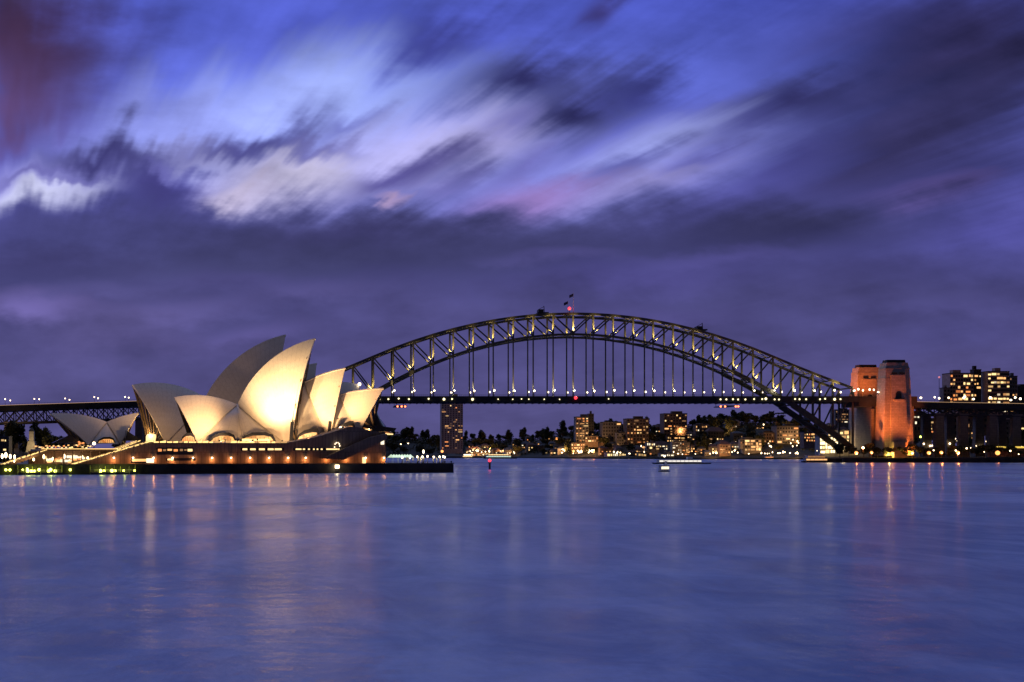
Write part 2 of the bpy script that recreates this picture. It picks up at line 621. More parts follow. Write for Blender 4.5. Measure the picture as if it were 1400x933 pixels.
# ------------------------------------------------------------------ water
def water_material():
    m = bpy.data.materials.new('harbour_water')
    m.use_nodes = True
    t = N(m.node_tree)
    b = m.node_tree.nodes['Principled BSDF']
    g = t.node('ShaderNodeNewGeometry')
    pos = g.outputs['Position']
    x, y, z = t.sep(pos)
    wind = t.noise(t.mapping(pos, scale=(.004, .007, 1), rot=(0, 0, .06)), 1, 4, .6, .6)
    wind2 = t.noise(t.mapping(pos, scale=(.018, .03, 1), rot=(0, 0, -.05)), 1, 4, .6, .4)
    rip = t.noise(t.mapping(pos, scale=(.34, .42, 1)), 1, 5, .62)
    rip2 = t.noise(t.mapping(pos, scale=(.075, .10, 1), rot=(0, 0, .12)), 1, 4, .6)
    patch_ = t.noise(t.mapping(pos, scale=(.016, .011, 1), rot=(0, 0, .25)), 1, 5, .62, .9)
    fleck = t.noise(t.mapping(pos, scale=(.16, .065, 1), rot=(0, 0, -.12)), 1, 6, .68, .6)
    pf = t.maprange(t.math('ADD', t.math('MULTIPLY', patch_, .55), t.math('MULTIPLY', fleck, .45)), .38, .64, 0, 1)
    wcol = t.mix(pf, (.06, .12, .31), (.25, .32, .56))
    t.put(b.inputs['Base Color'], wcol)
    b.inputs['IOR'].default_value = 1.33
    b.inputs['Specular IOR Level'].default_value = .5
    wv = t.math('ADD', t.math('MULTIPLY', wind, .6), t.math('MULTIPLY', wind2, .4))
    t.put(b.inputs['Roughness'], t.maprange(wv, .36, .64, .16, .27))
    bn = t.node('ShaderNodeBump')
    bn.inputs['Strength'].default_value = 1.0
    bn.inputs['Distance'].default_value = 1.0
    h = t.math('ADD', t.math('MULTIPLY', rip, .12), t.math('MULTIPLY', rip2, .30))
    h = t.math('MULTIPLY', h, t.maprange(wv, .35, .65, .6, 1.4))
    t.put(bn.inputs['Height'], h)
    t.put(b.inputs['Normal'], bn.outputs[0])
    # long exposure: half of the surface reads as wave slopes averaged over the shutter time
    b2 = t.node('ShaderNodeBsdfPrincipled')
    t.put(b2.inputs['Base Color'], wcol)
    b2.inputs['IOR'].default_value = 1.33
    t.put(b2.inputs['Roughness'], t.maprange(wv, .36, .64, .48, .62))
    ms = t.node('ShaderNodeMixShader')
    t.put(ms.inputs[0], t.maprange(wv, .38, .62, .30, .56))
    m.node_tree.links.new(b.outputs[0], ms.inputs[1])
    m.node_tree.links.new(b2.outputs[0], ms.inputs[2])
    m.node_tree.links.new(ms.outputs[0], m.node_tree.nodes['Material Output'].inputs[0])
    return m


M['water'] = water_material()
struct(MB().add([(-14000, -300, 0), (14000, -300, 0), (14000, 20000, 0), (-14000, 20000, 0)], [(0, 1, 2, 3)]).build('water', M['water']))

# ------------------------------------------------------------------ opera house: its own frame (s along, d deep)
PHI = R(17)
CA, SA = math.cos(PHI), math.sin(PHI)
OX, OY = xw(300, 532), 532.0


class Frame:
    def __init__(self, ox, oy, phi):
        self.ox, self.oy, self.ca, self.sa = ox, oy, math.cos(phi), math.sin(phi)

    def fn(self, s, d, z):
        return Vector((self.ox + s * self.ca - d * self.sa, self.oy + s * self.sa + d * self.ca, z))

    def s_of(self, px, d):
        k = (px - CX) / F
        return (k * (self.oy + d * self.ca) - self.ox + d * self.sa) / (self.ca - k * self.sa)

    def L(self, px, py, d):
        s = self.s_of(px, d)
        return Vector((s, d, zw(py, self.oy + s * self.sa + d * self.ca)))

    def wl(self, v):
        return self.fn(v.x, v.y, v.z)


FR = Frame(OX, OY, PHI)
fn, s_of, L, wl = FR.fn, FR.s_of, FR.L, FR.wl
# the nearer hall is turned a little against the podium; both share the axis point below the tallest lit shell
PJ = R(4)
_pv = wl(L(365, 560, 36))
FJ = Frame(_pv.x + 36 * math.sin(PJ), _pv.y - 36 * math.cos(PJ), PJ)


Z_PROM, Z_POD = 3.8, 12.6
# promenade with its sea wall
pr = MB()
pr.prism([(s_of(-260, -9), -6), (s_of(620, -9), -6), (s_of(620, -9), Z_PROM), (s_of(-260, -9), Z_PROM)], fn, -9, 130)
struct(pr.build('promenade', M['concrete']))
pv = MB()
pv.prism([(s_of(-255, -9), Z_PROM + .004), (s_of(619, -9), Z_PROM + .004), (s_of(619, -9), Z_PROM + .05), (s_of(-255, -9), Z_PROM + .05)], fn, -7.5, 129)
struct(pv.build('pavement', M['paving']))
cp_ = MB()
cp_.prism([(s_of(-262, -9), Z_PROM + .06), (s_of(620.6, -9), Z_PROM + .06), (s_of(620.6, -9), Z_PROM + .42), (s_of(-262, -9), Z_PROM + .42)], fn, -9.25, -8.4)
struct(cp_.build('kerb', M['concrete']))

OP = thing('opera_house', 'floodlit opera house of white tiled sail shells on a brown granite podium', 'opera house', (0, 0, 0))

# podium
pod = MB()
SL = s_of(98, 0)
pod.prism([(SL, Z_PROM), (s_of(527, 0), Z_PROM), (s_of(527, 0), zw(592.5, 575)), (s_of(505, 0), zw(590, 573)), (s_of(490, 0), zw(585.5, 570)), (s_of(478, 0), zw(584.5, 569)),
           (s_of(455, 0), zw(592, 566)), (s_of(432, 0), zw(598.5, 562)), (s_of(402, 0), zw(604.5, 556)), (s_of(380, 0), Z_POD), (s_of(208, 0), Z_POD)], fn, 0, 46)
pod.build('podium', M['granite'], OP)
pod = MB()
pod.prism([(s_of(205, 46), Z_PROM), (s_of(520, 46), Z_PROM), (s_of(520, 46), 16.4), (s_of(470, 46), 17.2), (s_of(395, 46), Z_POD - .1), (s_of(205, 46), Z_POD - .1)], fn, 46.02, 124)
pod.build('podium', M['granite'], OP)
# parapet cap and lit edge line
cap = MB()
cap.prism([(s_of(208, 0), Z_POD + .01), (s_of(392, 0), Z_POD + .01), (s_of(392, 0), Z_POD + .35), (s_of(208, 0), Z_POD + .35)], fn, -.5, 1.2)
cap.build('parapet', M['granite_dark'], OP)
# window slots cut as recesses: dark boxes set proud by a hair with lit panes inside
def slot(px0, px1, py0, py1, name='window', m='w_dark', d=0, pr_=.06):
    a, b = L(px0, py0, d), L(px1, py1, d)
    o = MB().prism([(a.x, b.z), (b.x, b.z), (b.x, a.z), (a.x, a.z)], fn, d - pr_, d + .2).build(name, M[m], OP)
    return o


slot(329, 388, 612.4, 616.8, 'window_band')
for a, b in ((331.5, 338), (342, 349.5), (354, 362), (366, 374), (375.5, 385)):
    slot(a, b, 613.2, 615.8, 'window', 'w_yellow', 0, .14)
slot(401, 466, 612.6, 616.4, 'window_band')
for a, b in ((404, 412), (414, 417), (421, 423.5), (428, 430), (433, 435), (438.5, 441), (446, 464)):
    slot(a, b, 613.4, 615.4, 'window', 'w_yellow', 0, .14)
slot(214, 264, 612.5, 622, 'window_band')
for k, (a, b) in enumerate(((216, 221), (223, 227), (229, 235), (237.5, 243), (246, 250), (252, 255), (256.5, 263))):
    slot(a, b, 614 + .4 * (k % 2), 617.5 - .5 * (k % 3), 'window', ('w_orange', 'w_dim', 'w_warm', 'w_orange', 'w_dim', 'w_dim', 'w_yellow')[k], 0, .14)
slot(227, 267, 626.5, 630.2, 'window_band')
slot(229, 237, 627.3, 629.6, 'window', 'w_yellow', 0, .14)
slot(179, 211, 626.5, 633.2, 'window_band')
slot(181, 200, 627.6, 631.2, 'window', 'w_warm', 0, .14)
slot(200, 210.5, 627.0, 633.0, 'window', 'w_pale', 0, .14)
slot(495.5, 500, 625.5, 634.4, 'door', 'w_yellow', 0, .14)
# long side stair rising to the north, seen as a proud dark wedge
sw = MB()
sw.prism([(L(470, 629, -2).x, L(470, 629, -2).z), (L(528.5, 600.5, -2).x, L(528.5, 600.5, -2).z), (L(528.5, 593.4, -2).x, L(528.5, 593.4, -2).z), (L(505, 598, -2).x, L(505, 598, -2).z), (L(440, 626, -2).x, L(440, 627, -2).z)],
         fn, -2.6, -.02)
sw.build('stair', M['granite'], OP)
slot(520.5, 525, 600, 608, 'window', 'w_pale', 0, .2)
# railing lights along the podium edge
random.seed(3)
px = 163.0
rail_n = 0
while px < 392:
    wdt = random.uniform(2.5, 9)
    a, b = s_of(max(px, 209), -.3), s_of(min(px + wdt, 392), -.3)
    if px > 206:
        MB().prism([(a, Z_POD + .36), (b, Z_POD + .36), (b, Z_POD + .36 + random.choice((.5, .7, .95))), (a, Z_POD + .9)], fn, -.42, -.2).build('edge_light', M[random.choice(('strip', 'strip', 'strip_dim'))], OP)
    px += wdt + random.uniform(.3, 2.2)

# ---- shells: pieces of spheres.  A = tip, Bk = low end of ridge, Mid = point on the ridge, Ft = foot (all photo points in the mid-plane / foot plane)
def circ(a, b, c):
    ax, ay, bx, by, cx, cy = a[0], a[1], b[0], b[1], c[0], c[1]
    d = 2 * (ax * (by - cy) + bx * (cy - ay) + cx * (ay - by))
    ux = ((ax * ax + ay * ay) * (by - cy) + (bx * bx + by * by) * (cy - ay) + (cx * cx + cy * cy) * (ay - by)) / d
    uy = ((ax * ax + ay * ay) * (cx - bx) + (bx * bx + by * by) * (ax - cx) + (cx * cx + cy * cy) * (bx - ax)) / d
    return ux, uy


class Shell:
    def __init__(self, name, dax, A, Mid, Bk, Ft, wd, ribs=16, mat_='tiles', th=.9, zf=None, fr=None):
        self.fr = fr = fr or FR
        A, Mid, Bk = fr.L(*A, dax), fr.L(*Mid, dax), fr.L(*Bk, dax)
        Fp = fr.L(*Ft, dax - wd)
        if zf is not None:
            Fp.z = zf
        cx, cz = circ((A.x, A.z), (Mid.x, Mid.z), (Bk.x, Bk.z))
        r = math.hypot(A.x - cx, A.z - cz)
        q = -wd
        pp = (Fp.x - cx) ** 2 + (Fp.z - cz) ** 2
        h = (pp + q * q - r * r) / (2 * q)
        self.C = Vector((cx, dax + h, cz))
        self.Rd = math.sqrt(r * r + h * h)
        self.dax, self.Fp, self.A, self.B = dax, Fp, A, Bk
        a0 = math.atan2(A.z - cz, A.x - cx)
        a1 = math.atan2(Bk.z - cz, Bk.x - cx)
        am = math.atan2(Mid.z - cz, Mid.x - cx)
        # unwrap so that the arc passes through Mid
        while a1 - a0 > math.pi: a1 -= 2 * math.pi
        while a1 - a0 < -math.pi: a1 += 2 * math.pi
        self.ridge = [Vector((cx + r * math.cos(a0 + (a1 - a0) * i / 40), dax, cz + r * math.sin(a0 + (a1 - a0) * i / 40))) for i in range(41)]
        self.name = name
        print(name, 'R', round(self.Rd, 1), 'ridge r', round(r, 1), 'h', round(h, 1), 'apex z', round(A.z, 1), 'foot', [round(v, 1) for v in Fp])
        nt, nv = 40, 28
        mb = MB()
        uvs = []
        length = (A - Bk).length
        for side in (1, -1):
            for layer in (0, 1):
                for i in range(nt + 1):
                    for j in range(nv + 1):
                        p = self.pt(i / nt, j / nv)
                        if layer:
                            p = self.C + (p - self.C) * (1 - th / self.Rd)
                        if side < 0:
                            p = Vector((p.x, 2 * dax - p.y, p.z))
                        if i == 0 and False:
                            pass
                        mb.v.append(tuple(fr.fn(*p)))
                        uvs.append((i / nt * ribs, j / nv * 12))
        n1 = (nt + 1) * (nv + 1)

        def idx(side, layer, i, j):
            return (side * 2 + layer) * n1 + i * (nv + 1) + j
        # orientation: outward normal test on one quad
        for side in (0, 1):
            q0 = [Vector(mb.v[idx(side, 0, *ij)]) for ij in ((20, 14), (21, 14), (21, 15))]
            nrm = (q0[1] - q0[0]).cross(q0[2] - q0[0])
            cc = self.C if side == 0 else Vector((self.C.x, 2 * dax - self.C.y, self.C.z))
            out = nrm.dot(q0[0] - fr.fn(*cc)) > 0
            for layer in (0, 1):
                for i in range(nt):
                    for j in range(nv):
                        f = (idx(side, layer, i, j), idx(side, layer, i + 1, j), idx(side, layer, i + 1, j + 1), idx(side, layer, i, j + 1))
                        mb.f.append(f if (out == (layer == 0)) else f[::-1])
            for j in range(nv):
                for i in (0, nt):
                    mb.f.append((idx(side, 0, i, j), idx(side, 0, i, j + 1), idx(side, 1, i, j + 1), idx(side, 1, i, j)))
            for i in range(nt):
                mb.f.append((idx(side, 0, i, nv), idx(side, 0, i + 1, nv), idx(side, 1, i + 1, nv), idx(side, 1, i, nv)))
        mb.uv = uvs
        self.obj = mb.build('shell', M[mat_], OP, smooth=False)
        # smooth only the broad faces
        for k, p in enumerate(self.obj.data.polygons):
            p.use_smooth = True
        try:
            self.obj.data.set_sharp_from_angle(angle=R(40))
        except Exception:
            pass

    def pt(self, t, v):
        """t: 0 at the mouth rib (tip) .. 1 at the rear rib; v: 0 foot .. 1 ridge"""
        k = t * 40
        i = min(39, int(k))
        rp = self.ridge[i].lerp(self.ridge[i + 1], k - i)
        a, b = (self.Fp - self.C).normalized(), (rp - self.C).normalized()
        om = math.acos(max(-1, min(1, a.dot(b))))
        p = (a * math.sin((1 - v) * om) + b * math.sin(v * om)) / math.sin(om)
        return self.C + p * self.Rd

    def mouth(self, v, far=False):
        p = self.pt(0, v)
        return Vector((p.x, 2 * self.dax - p.y, p.z)) if far else p

    def rear(self, v, far=False):
        p = self.pt(1, v)
        return Vector((p.x, 2 * self.dax - p.y, p.z)) if far else p


DJ, DC, DR_ = 36, 84, 74
ZF = Z_POD - 3
A1 = Shell('A1', DJ, (238, 543.5), (272, 540.5), (325, 553.5), (270, 606), 17, 12, fr=FJ)
A2 = Shell('A2', DJ, (431, 462.5), (361, 500), (324.5, 554), (398, 612), 17, 18, fr=FJ)
A3 = Shell('A3', DJ, (472, 502.5), (446, 509), (415, 522), (450, 606), 15, 13, fr=FJ)
A4 = Shell('A4', DJ, (524.5, 530.5), (497, 532.5), (462, 539), (490.5, 593), 13, 12, fr=FJ)
C1 = Shell('C1', DC, (180, 526.5), (228, 524.5), (286, 547), (226, 607), 20, 14)
C2 = Shell('C2', DC, (390.5, 457.5), (320, 493), (277, 551), (368, 607), 20, 20)
C3 = Shell('C3', DC, (433, 496.5), (410, 502), (384, 514), (420, 604), 18, 14)
C4 = Shell('C4', DC, (493, 526.5), (470, 522.5), (436, 526), (462, 600), 16, 12)
R1 = Shell('R1', DR_, (68, 566), (107, 566.6), (146, 577), (121, 609), 12, 10)
R2 = Shell('R2', DR_, (189, 564.5), (168, 569), (146, 577), (165, 608), 12, 8)


def patch(ra, rb, bulge, name, m, v0=0.0, v1=1.0, n=16, fr=None):
    fr = fr or FR
    mb = MB()
    uvs = []
    for i in range(n + 1):
        v = v0 + (v1 - v0) * i / n
        a, b = ra(v), rb(v)
        for j in range(n + 1):
            t = j / n
            p = a.lerp(b, t)
            w_ = 4 * t * (1 - t) * bulge * min(1, (a - b).length / 12)
            p = p + Vector((0, -w_ * .9, w_ * .45))
            mb.v.append(tuple(fr.wl(p)))
            uvs.append((t * 7, v * 10))
    for i in range(n):
        for j in range(n):
            mb.f.append((i * (n + 1) + j, i * (n + 1) + j + 1, (i + 1) * (n + 1) + j + 1, (i + 1) * (n + 1) + j))
    mb.uv = uvs
    o = mb.build(name, M[m], OP, smooth=True)
    return o


def inset(f, ds=0, dd=.9, dz_=0):
    return lambda v: f(v) + Vector((ds, dd, dz_))


# side shells between the paired roofs, with a rib up the middle
patch(inset(A1.rear), inset(A2.rear), 2.4, 'side_shell', 'tiles', fr=FJ)
mid_a = lambda v: A1.rear(v).lerp(A2.rear(v), .5) + Vector((0, -2.4 * .9 * min(1, (A1.rear(v) - A2.rear(v)).length / 12) + .5, 2.4 * .45 * min(1, (A1.rear(v) - A2.rear(v)).length / 12)))
rb = MB()
for i in range(12):
    rb.bar(FJ.wl(mid_a(i / 12)), FJ.wl(mid_a((i + 1) / 12)), .9, .8)
rb.build('side_rib', M['tiles'], OP)


def inner_line(p0, p1):
    a, b = FJ.L(*p0), FJ.L(*p1)
    return lambda v: b.lerp(a, v)


patch(inner_line((412, 520, 35), (400, 606, 20)), inset(A3.rear), 1.2, 'side_shell', 'tiles', fr=FJ)
patch(inner_line((458, 541, 35.5), (453, 600, 22)), inset(A4.rear), 1.0, 'side_shell', 'tiles', fr=FJ)
patch(inset(C1.rear), inset(C2.rear), 2.0, 'side_shell', 'tiles')
patch(inset(R1.rear), inset(R2.rear), 1.2, 'side_shell', 'tiles')


# glass walls closing the mouths
def mouth_glass(sh, lean, base_z, nm, bars=11, inset_s=1.2, mname='glass_dark'):
    sg = 1 if sh.A.x > sh.B.x else -1
    arch = [sh.mouth(i / 20) for i in range(21)] + [sh.mouth(1 - i / 20, True) for i in range(1, 21)]
    arch = [p + Vector((-sg * inset_s, 0, -.5)) for p in arch]
    arch = [p for p in arch if p.z > base_z]
    mb = MB()
    sf = sum(p.x for p in (arch[0], arch[-1])) / 2
    foot = [Vector((sf + sg * lean, p.y, base_z)) for p in arch]
    n = len(arch)
    mb.v = [tuple(sh.fr.wl(p)) for p in arch] + [tuple(sh.fr.wl(p)) for p in foot]
    mb.f = [(i, i + 1, n + i + 1, n + i) for i in range(n - 1)]
    g = mb.build('glass_wall', M[mname], OP)
    for k in range(bars):
        i = (k + .5) / bars * (n - 1)
        j = min(n - 2, int(i))
        p = arch[j].lerp(arch[j + 1], i - j)
        q = foot[j].lerp(foot[j + 1], i - j)
        off = Vector((sg * .25, 0, 0))
        MB().bar(sh.fr.wl(p + off), sh.fr.wl(q + off), .35, .9).build('mullion', M['bronze'], g)
    return g


mouth_glass(C1, 4.5, Z_POD, 'c1', 13)
mouth_glass(A1, 3.5, Z_POD, 'a1', 9)
mouth_glass(A2, 3.0, Z_POD, 'a2', 9)
mouth_glass(A3, 2.5, Z_POD + 2, 'a3', 7)
mouth_glass(A4, 6.5, zw(588, 575), 'a4', 7)
mouth_glass(C2, 3.0, Z_POD, 'c2', 7)
mouth_glass(R1, 3.0, 10.5, 'r1', 7)
mouth_glass(R2, 3.0, 10.5, 'r2', 7)

# dark bronze shell pedestals seen against the lit tiles
for (a, b) in (((397.5, 607), (399.5, 577)), ((449.3, 600), (451.5, 576))):
    d_ = 17.5
    p, q = FJ.L(a[0], a[1], d_), FJ.L(b[0], b[1], d_)
    mb = MB().bar(FJ.wl(p), FJ.wl(q), 1.5, 1.2)
    mb.build('pedestal', M['glass_dark'], OP)

# lit foyer openings under the side shells: a dark hood over a glowing pane
def foyer(px0, px1, py0, py1, d, m='bar_lit', hood=.35, skew=0.0, fr=None):
    fr = fr or FJ
    a, b = fr.L(px0, py1, d), fr.L(px1, py0, d)
    w_ = b.x - a.x
    h_ = b.z - a.z
    poly = [(a.x, a.z), (b.x, a.z + skew), (b.x - w_ * .10, a.z + h_ * .75 + skew), (b.x - w_ * .3, b.z + skew * .5), (a.x + w_ * .35, b.z - h_ * .05), (a.x + w_ * .1, a.z + h_ * .55)]
    o = MB().prism(poly, fr.fn, d - .6, d + .3).build('foyer_window', M['glass_dark'], OP)
    cxm, czm = sum(p[0] for p in poly) / 6, a.z
    MB().prism([(cxm + (x - cxm) * .86, czm + .1 + (z - czm) * .62) for x, z in poly], fr.fn, d - .72, d - .62).build('pane', M[m], o)
    for k in range(1, 7):
        x = a.x + w_ * (.1 + .8 * k / 7)
        MB().bar(fr.fn(x, d - .8, a.z), fr.fn(x, d - .8, a.z + h_ * .52), .16).build('glazing_bar', M['bronze'], o)
    return o


foyer(286, 324, 591.5, 604, 15.5, 'bar_lit')
foyer(327, 378, 591, 604, 15.5, 'bar_lit')
foyer(404, 438, 588, 602.5, 16.5, 'bar_lit', skew=2.0)
foyer(458, 486, 579.5, 595, 17.5, 'bar_lit', skew=2.5)
foyer(247, 268, 592, 604, 15.5, 'w_orange')
foyer(132, 158, 597.5, 606, 60, 'bar_lit', fr=FR)
# bright strip under the second opening
slot(331, 368, 600.2, 603.2, 'window', 'strip', 14.5, .1)
# bright lit drums at the foot of the south glass (glow put into their material)
for (px_, py_, r_, m_) in ((207, 597, 2.6, 'w_yellow'), (216.5, 598, 1.9, 'w_warm')):
    p = L(px_, 604, 70)
    MB().lathe(wl(Vector((p.x, p.y, Z_POD))), [(r_ * .9, 0), (r_, 1.2), (r_, 3.8), (r_ * .8, 4.8), (r_ * .3, 5.2)], 14).build('lit_drum', M[m_], OP, True)
# north foyer: stepped glass canopy glowing red under the last shell
for k in range(5):
    p0, p1 = L(497 + k * 1.5, 580 + k * 2.6, 24), L(515 + k * 5, 583 + k * 2.2, 24)
    MB().bar(wl(p0), wl(p1), 5.0, .35).build('canopy_step', M['bronze'], OP)
    MB().bar(wl(p0 + Vector((0, -.4, -.75))), wl(p1 + Vector((0, -.4, -.75))), 4, .5).build('glow_strip', M['w_orange' if k % 2 else 'w_yellow'], OP)
p = L(515, 590, 30)
MB().lathe(wl(Vector((p.x, p.y, p.z))), [(5.5, 0), (4.2, 2.6), (1.6, 6), (.3, 9)], 14).build('vent_cone', M['glass_dark'], OP, True)
p = L(526, 590, 22)
MB().box(-1, 1, -1, 1, 0, 1)
mb = MB()
mb.prism([(s_of(500, 20), zw(591, 580)), (s_of(533, 20), zw(591, 585)), (s_of(536, 20), zw(586.5, 585)), (s_of(512, 20), zw(583.5, 582))], fn, 14, 40)
mb.build('canopy', M['glass_dark'], OP)

# western low roof slope at the restaurant (glass skirt)
for (a, b, c) in (((70, 606), (93, 595), (113, 606)), ((168, 603), (170, 590), (192, 603))):
    p, q, r_ = L(*a, 66), L(*b, 70), L(*c, 66)
    MB().prism([(p.x, p.z), (r_.x, r_.z), (q.x, q.z)], fn, 60, 66).build('glass_skirt', M['w_dark'], OP)

# ---- southern stairs and lower concourse
def slope_strip(p0, p1, d0, d1, th, name, m):
    a, b = L(*p0, d0), L(*p1, d0)
    return MB().prism([(a.x, a.z), (b.x, b.z), (b.x, b.z + th), (a.x, a.z + th)], fn, d0, d1).build(name, M[m], OP)


# flights with treads
def flight(p0, p1, d0, d1, n=22):
    a, b = L(*p0, d0), L(*p1, d0)
    mb = MB()
    for i in range(n):
        x0, x1 = a.x + (b.x - a.x) * i / n, a.x + (b.x - a.x) * (i + 1) / n
        z1 = a.z + (b.z - a.z) * (i + 1) / n
        mb.prism([(x0, z1 - 1.2), (x1, z1 - 1.2), (x1, z1), (x0, z1)], fn, d0, d1)
    mb.build('stair', M['granite'], OP)
    for dd, mm in ((d0 - .3, 'strip'), (d0 + (d1 - d0) * .5, 'strip'), (d1 - .5, 'strip_dim')):
        q0, q1 = Vector((a.x, dd, a.z + .75)), Vector((b.x, dd, b.z + .75))
        rl = MB().bar(wl(q0), wl(q1), .1, .1).build('handrail', M['black_post'], OP)
        dash = MB()
        t_ = 0.0
        while t_ < .98:
            e_ = min(1.0, t_ + random.uniform(.012, .06))
            dash.bar(wl(q0.lerp(q1, t_) - Vector((0, .1, .12))), wl(q0.lerp(q1, e_) - Vector((0, .1, .12))), .2, random.uniform(.16, .36))
            t_ = e_ + random.choice((.004, .01, .025))
        dash.build('rail_light', M[mm], rl)
        po = MB()
        for i in range(9):
            c = q0.lerp(q1, i / 8)
            po.bar(wl(c), wl(c - Vector((0, 0, .9))), .12)
        po.build('rail_posts', M['black_post'], rl)


flight((100, 637), (210, 604.5), .1, 11)
flight((160, 617), (192, 604.5), 13, 34, 14)
flight((-40, 652), (66, 616.5), 14, 34)
# concourse deck and what glows beneath it
cs = L(56, 617, 15)
ce = L(176, 617, 15)
MB().prism([(cs.x, cs.z), (ce.x, cs.z), (ce.x, cs.z + .9), (cs.x, cs.z + .9)], fn, 14, 78).build('concourse_deck', M['granite'], OP)
MB().bar(wl(Vector((cs.x, 13.8, cs.z + .95))), wl(Vector((ce.x, 13.8, cs.z + .95))), .15, .22).build('edge_light', M['strip'], OP)
MB().prism([(cs.x - 4, Z_PROM), (ce.x, Z_PROM), (ce.x, cs.z), (cs.x - 4, cs.z)], fn, 30, 34).build('concourse_wall', M['granite'], OP)
random.seed(11)
for k in range(26):
    x = cs.x + (ce.x - cs.x) * random.uniform(.02, .8)
    wd_ = random.uniform(.8, 3.6)
    z0 = Z_PROM + random.uniform(.5, 2.6)
    MB().prism([(x, z0), (x + wd_, z0), (x + wd_, z0 + random.uniform(.5, 1.5)), (x, z0 + random.uniform(.5, 1.3))], fn, 29.6, 29.95).build('window', M[random.choice(('w_orange', 'w_warm', 'w_yellow', 'w_dim', 'w_pale'))], OP)
slot(91, 106, 623, 626.4, 'window', 'w_pale', 28.5, .1)
# row of columns of the concourse
for k in range(9):
    x = cs.x + (ce.x - cs.x) * (k + .4) / 9.5
    c0 = wl(Vector((x, 16, Z_PROM)))
    MB().tube(c0, c0 + Vector((0, 0, cs.z - Z_PROM)), .32, n=8).build('column', M['granite'], OP)
# restaurant terrace with its row of lamps
MB().prism([(s_of(40, 52), Z_PROM), (s_of(200, 52), Z_PROM), (s_of(200, 52), 10.6), (s_of(60, 52), 10.6)], fn, 52, 100).build('terrace', M['granite'], OP)
random.seed(5)
for k in range(30):
    pxx = 45 + k * 2.75 + random.uniform(-.6, .6)
    p = L(pxx, random.uniform(609.5, 613.5), 50)
    MB().prism([(p.x, p.z), (p.x + random.uniform(.5, 1.3), p.z), (p.x + .8, p.z + random.uniform(.4, .8)), (p.x, p.z + .5)], fn, 50, 50.3).build('window', M[random.choice(('w_orange', 'w_warm', 'w_yellow', 'w_yellow', 'w_dim'))], OP)
for k in range(7):
    p = L(103 + random.uniform(0, 12), random.uniform(602, 609), 56)
    MB().prism([(p.x, p.z), (p.x + .9, p.z), (p.x + .9, p.z + .6), (p.x, p.z + .6)], fn, 55, 55.3).build('window', M['w_orange'], OP)

# ---- wall lamps along the podium with real light
lamp_px = [155.7, 182, 210, 236, 264, 290, 316, 342, 368, 394, 418, 447, 474, 500, 525]
for px_ in lamp_px:
    p = L(px_, 626.2, -.7)
    w0 = wl(p)
    lm = MB().ball((0, 0, 0), .36, 10, 6).build('wall_lamp', M['lamp_warm'], OP, True)
    lm.location = w0
    MB().bar((0, 0, -.05), wl(p + Vector((0, .7, 0))) - w0, .14).build('bracket', M['black_post'], lm)
    light('wall_lamp_light', 'POINT', wl(Vector((p.x, -1.15, p.z - 1.0))), 340, (1.0, .33, .09), None, size=.25)

# ---- floodlights for the lit shells: fittings added on sea wall and podium edge
def floodlight(px_, d, z, tgt, power, color, cone, label, blend=.9, zbase=None):
    s = s_of(px_, d)
    base = wl(Vector((s, d, Z_PROM + .06 if zbase is None else zbase)))
    top = wl(Vector((s, d, z)))
    o = thing('floodlight', label, 'floodlight', base)
    MB().tube((0, 0, 0), (0, 0, z - base.z - .25), .09, .07).build('post', M['black_post'], o)
    dirv = (Vector(tgt) - top).normalized()
    MB().bar(Vector((0, 0, z - base.z)) - dirv * .5, Vector((0, 0, z - base.z)) + dirv * .12, .6, .45).build('lamp_housing', M['black_post'], o)
    light('floodlight_beam', 'SPOT', top + dirv * .4, power, color, None, tgt, .4, cone, blend)


WARM = (1.0, .64, .30)
WARM2 = (1.0, .57, .26)
ZE = Z_POD + .38
for (px_, tg, pw, cn, cl, zm, lab) in ((325, (272, 566), 300000, 46, WARM2, 14.5, 'sea wall floodlight mast aimed at the low south facing shell'),
                               (352, (384, 508), 470000, 62, WARM, 14.5, 'sea wall floodlight mast aimed at the tallest lit shell'),
                               (404, (464, 548), 270000, 36, WARM2, 18.5, 'tall floodlight mast on the sea wall below the lit middle shell'),
                               (462, (502, 551), 150000, 34, WARM2, 23.5, 'tall floodlight mast on the sea wall below the northernmost shell')):
    floodlight(px_, -8.6, zm, wl(L(*tg, 24)), pw, cl, cn, lab)
floodlight(346, .7, ZE + 1.3, wl(L(392, 500, 24)), 120000, WARM, 84, 'larger floodlight on the podium edge aimed up at the tallest lit shell', zbase=ZE)
floodlight(308, .7, ZE + 1.3, wl(L(270, 562, 24)), 32000, WARM2, 84, 'larger floodlight on the podium edge aimed at the low south facing shell', zbase=ZE)
for k, (px_, tp, pw) in enumerate(((300, (300, 585), 9000), (345, (345, 585), 9000), (386, (384, 570), 16000), (420, (422, 575), 12000), (470, (472, 570), 9000))):
    zb = Z_POD + .4 if px_ < 395 else L(px_, {420: 602, 470: 588}[px_], 2).z
    floodlight(px_, 2.0, zb + 1.0, wl(L(tp[0], tp[1], 24)), pw, WARM2, 110, 'small floodlight on the podium edge below the %s' % ('south facing shell', 'ribbed side shell', 'foot of the tallest lit shell', 'foot of the middle shell', 'northernmost shell')[k], zbase=zb)
light('south_glass_light', 'POINT', wl(L(203, 600, 74)) + Vector((0, 0, 2)), 3000, (1.0, .60, .22), size=.6)
light('south_glass_light', 'POINT', wl(L(214, 600, 66)) + Vector((-3, 0, 2)), 2000, (1.0, .62, .24), size=.6)
light('rear_shell_fill', 'SPOT', wl(L(168, 600, 40)), 26000, (1.0, .56, .26), None, wl(L(232, 556, 64)), .5, 80, 1)  # added warm fill for the rear shell, with no fitting of its own
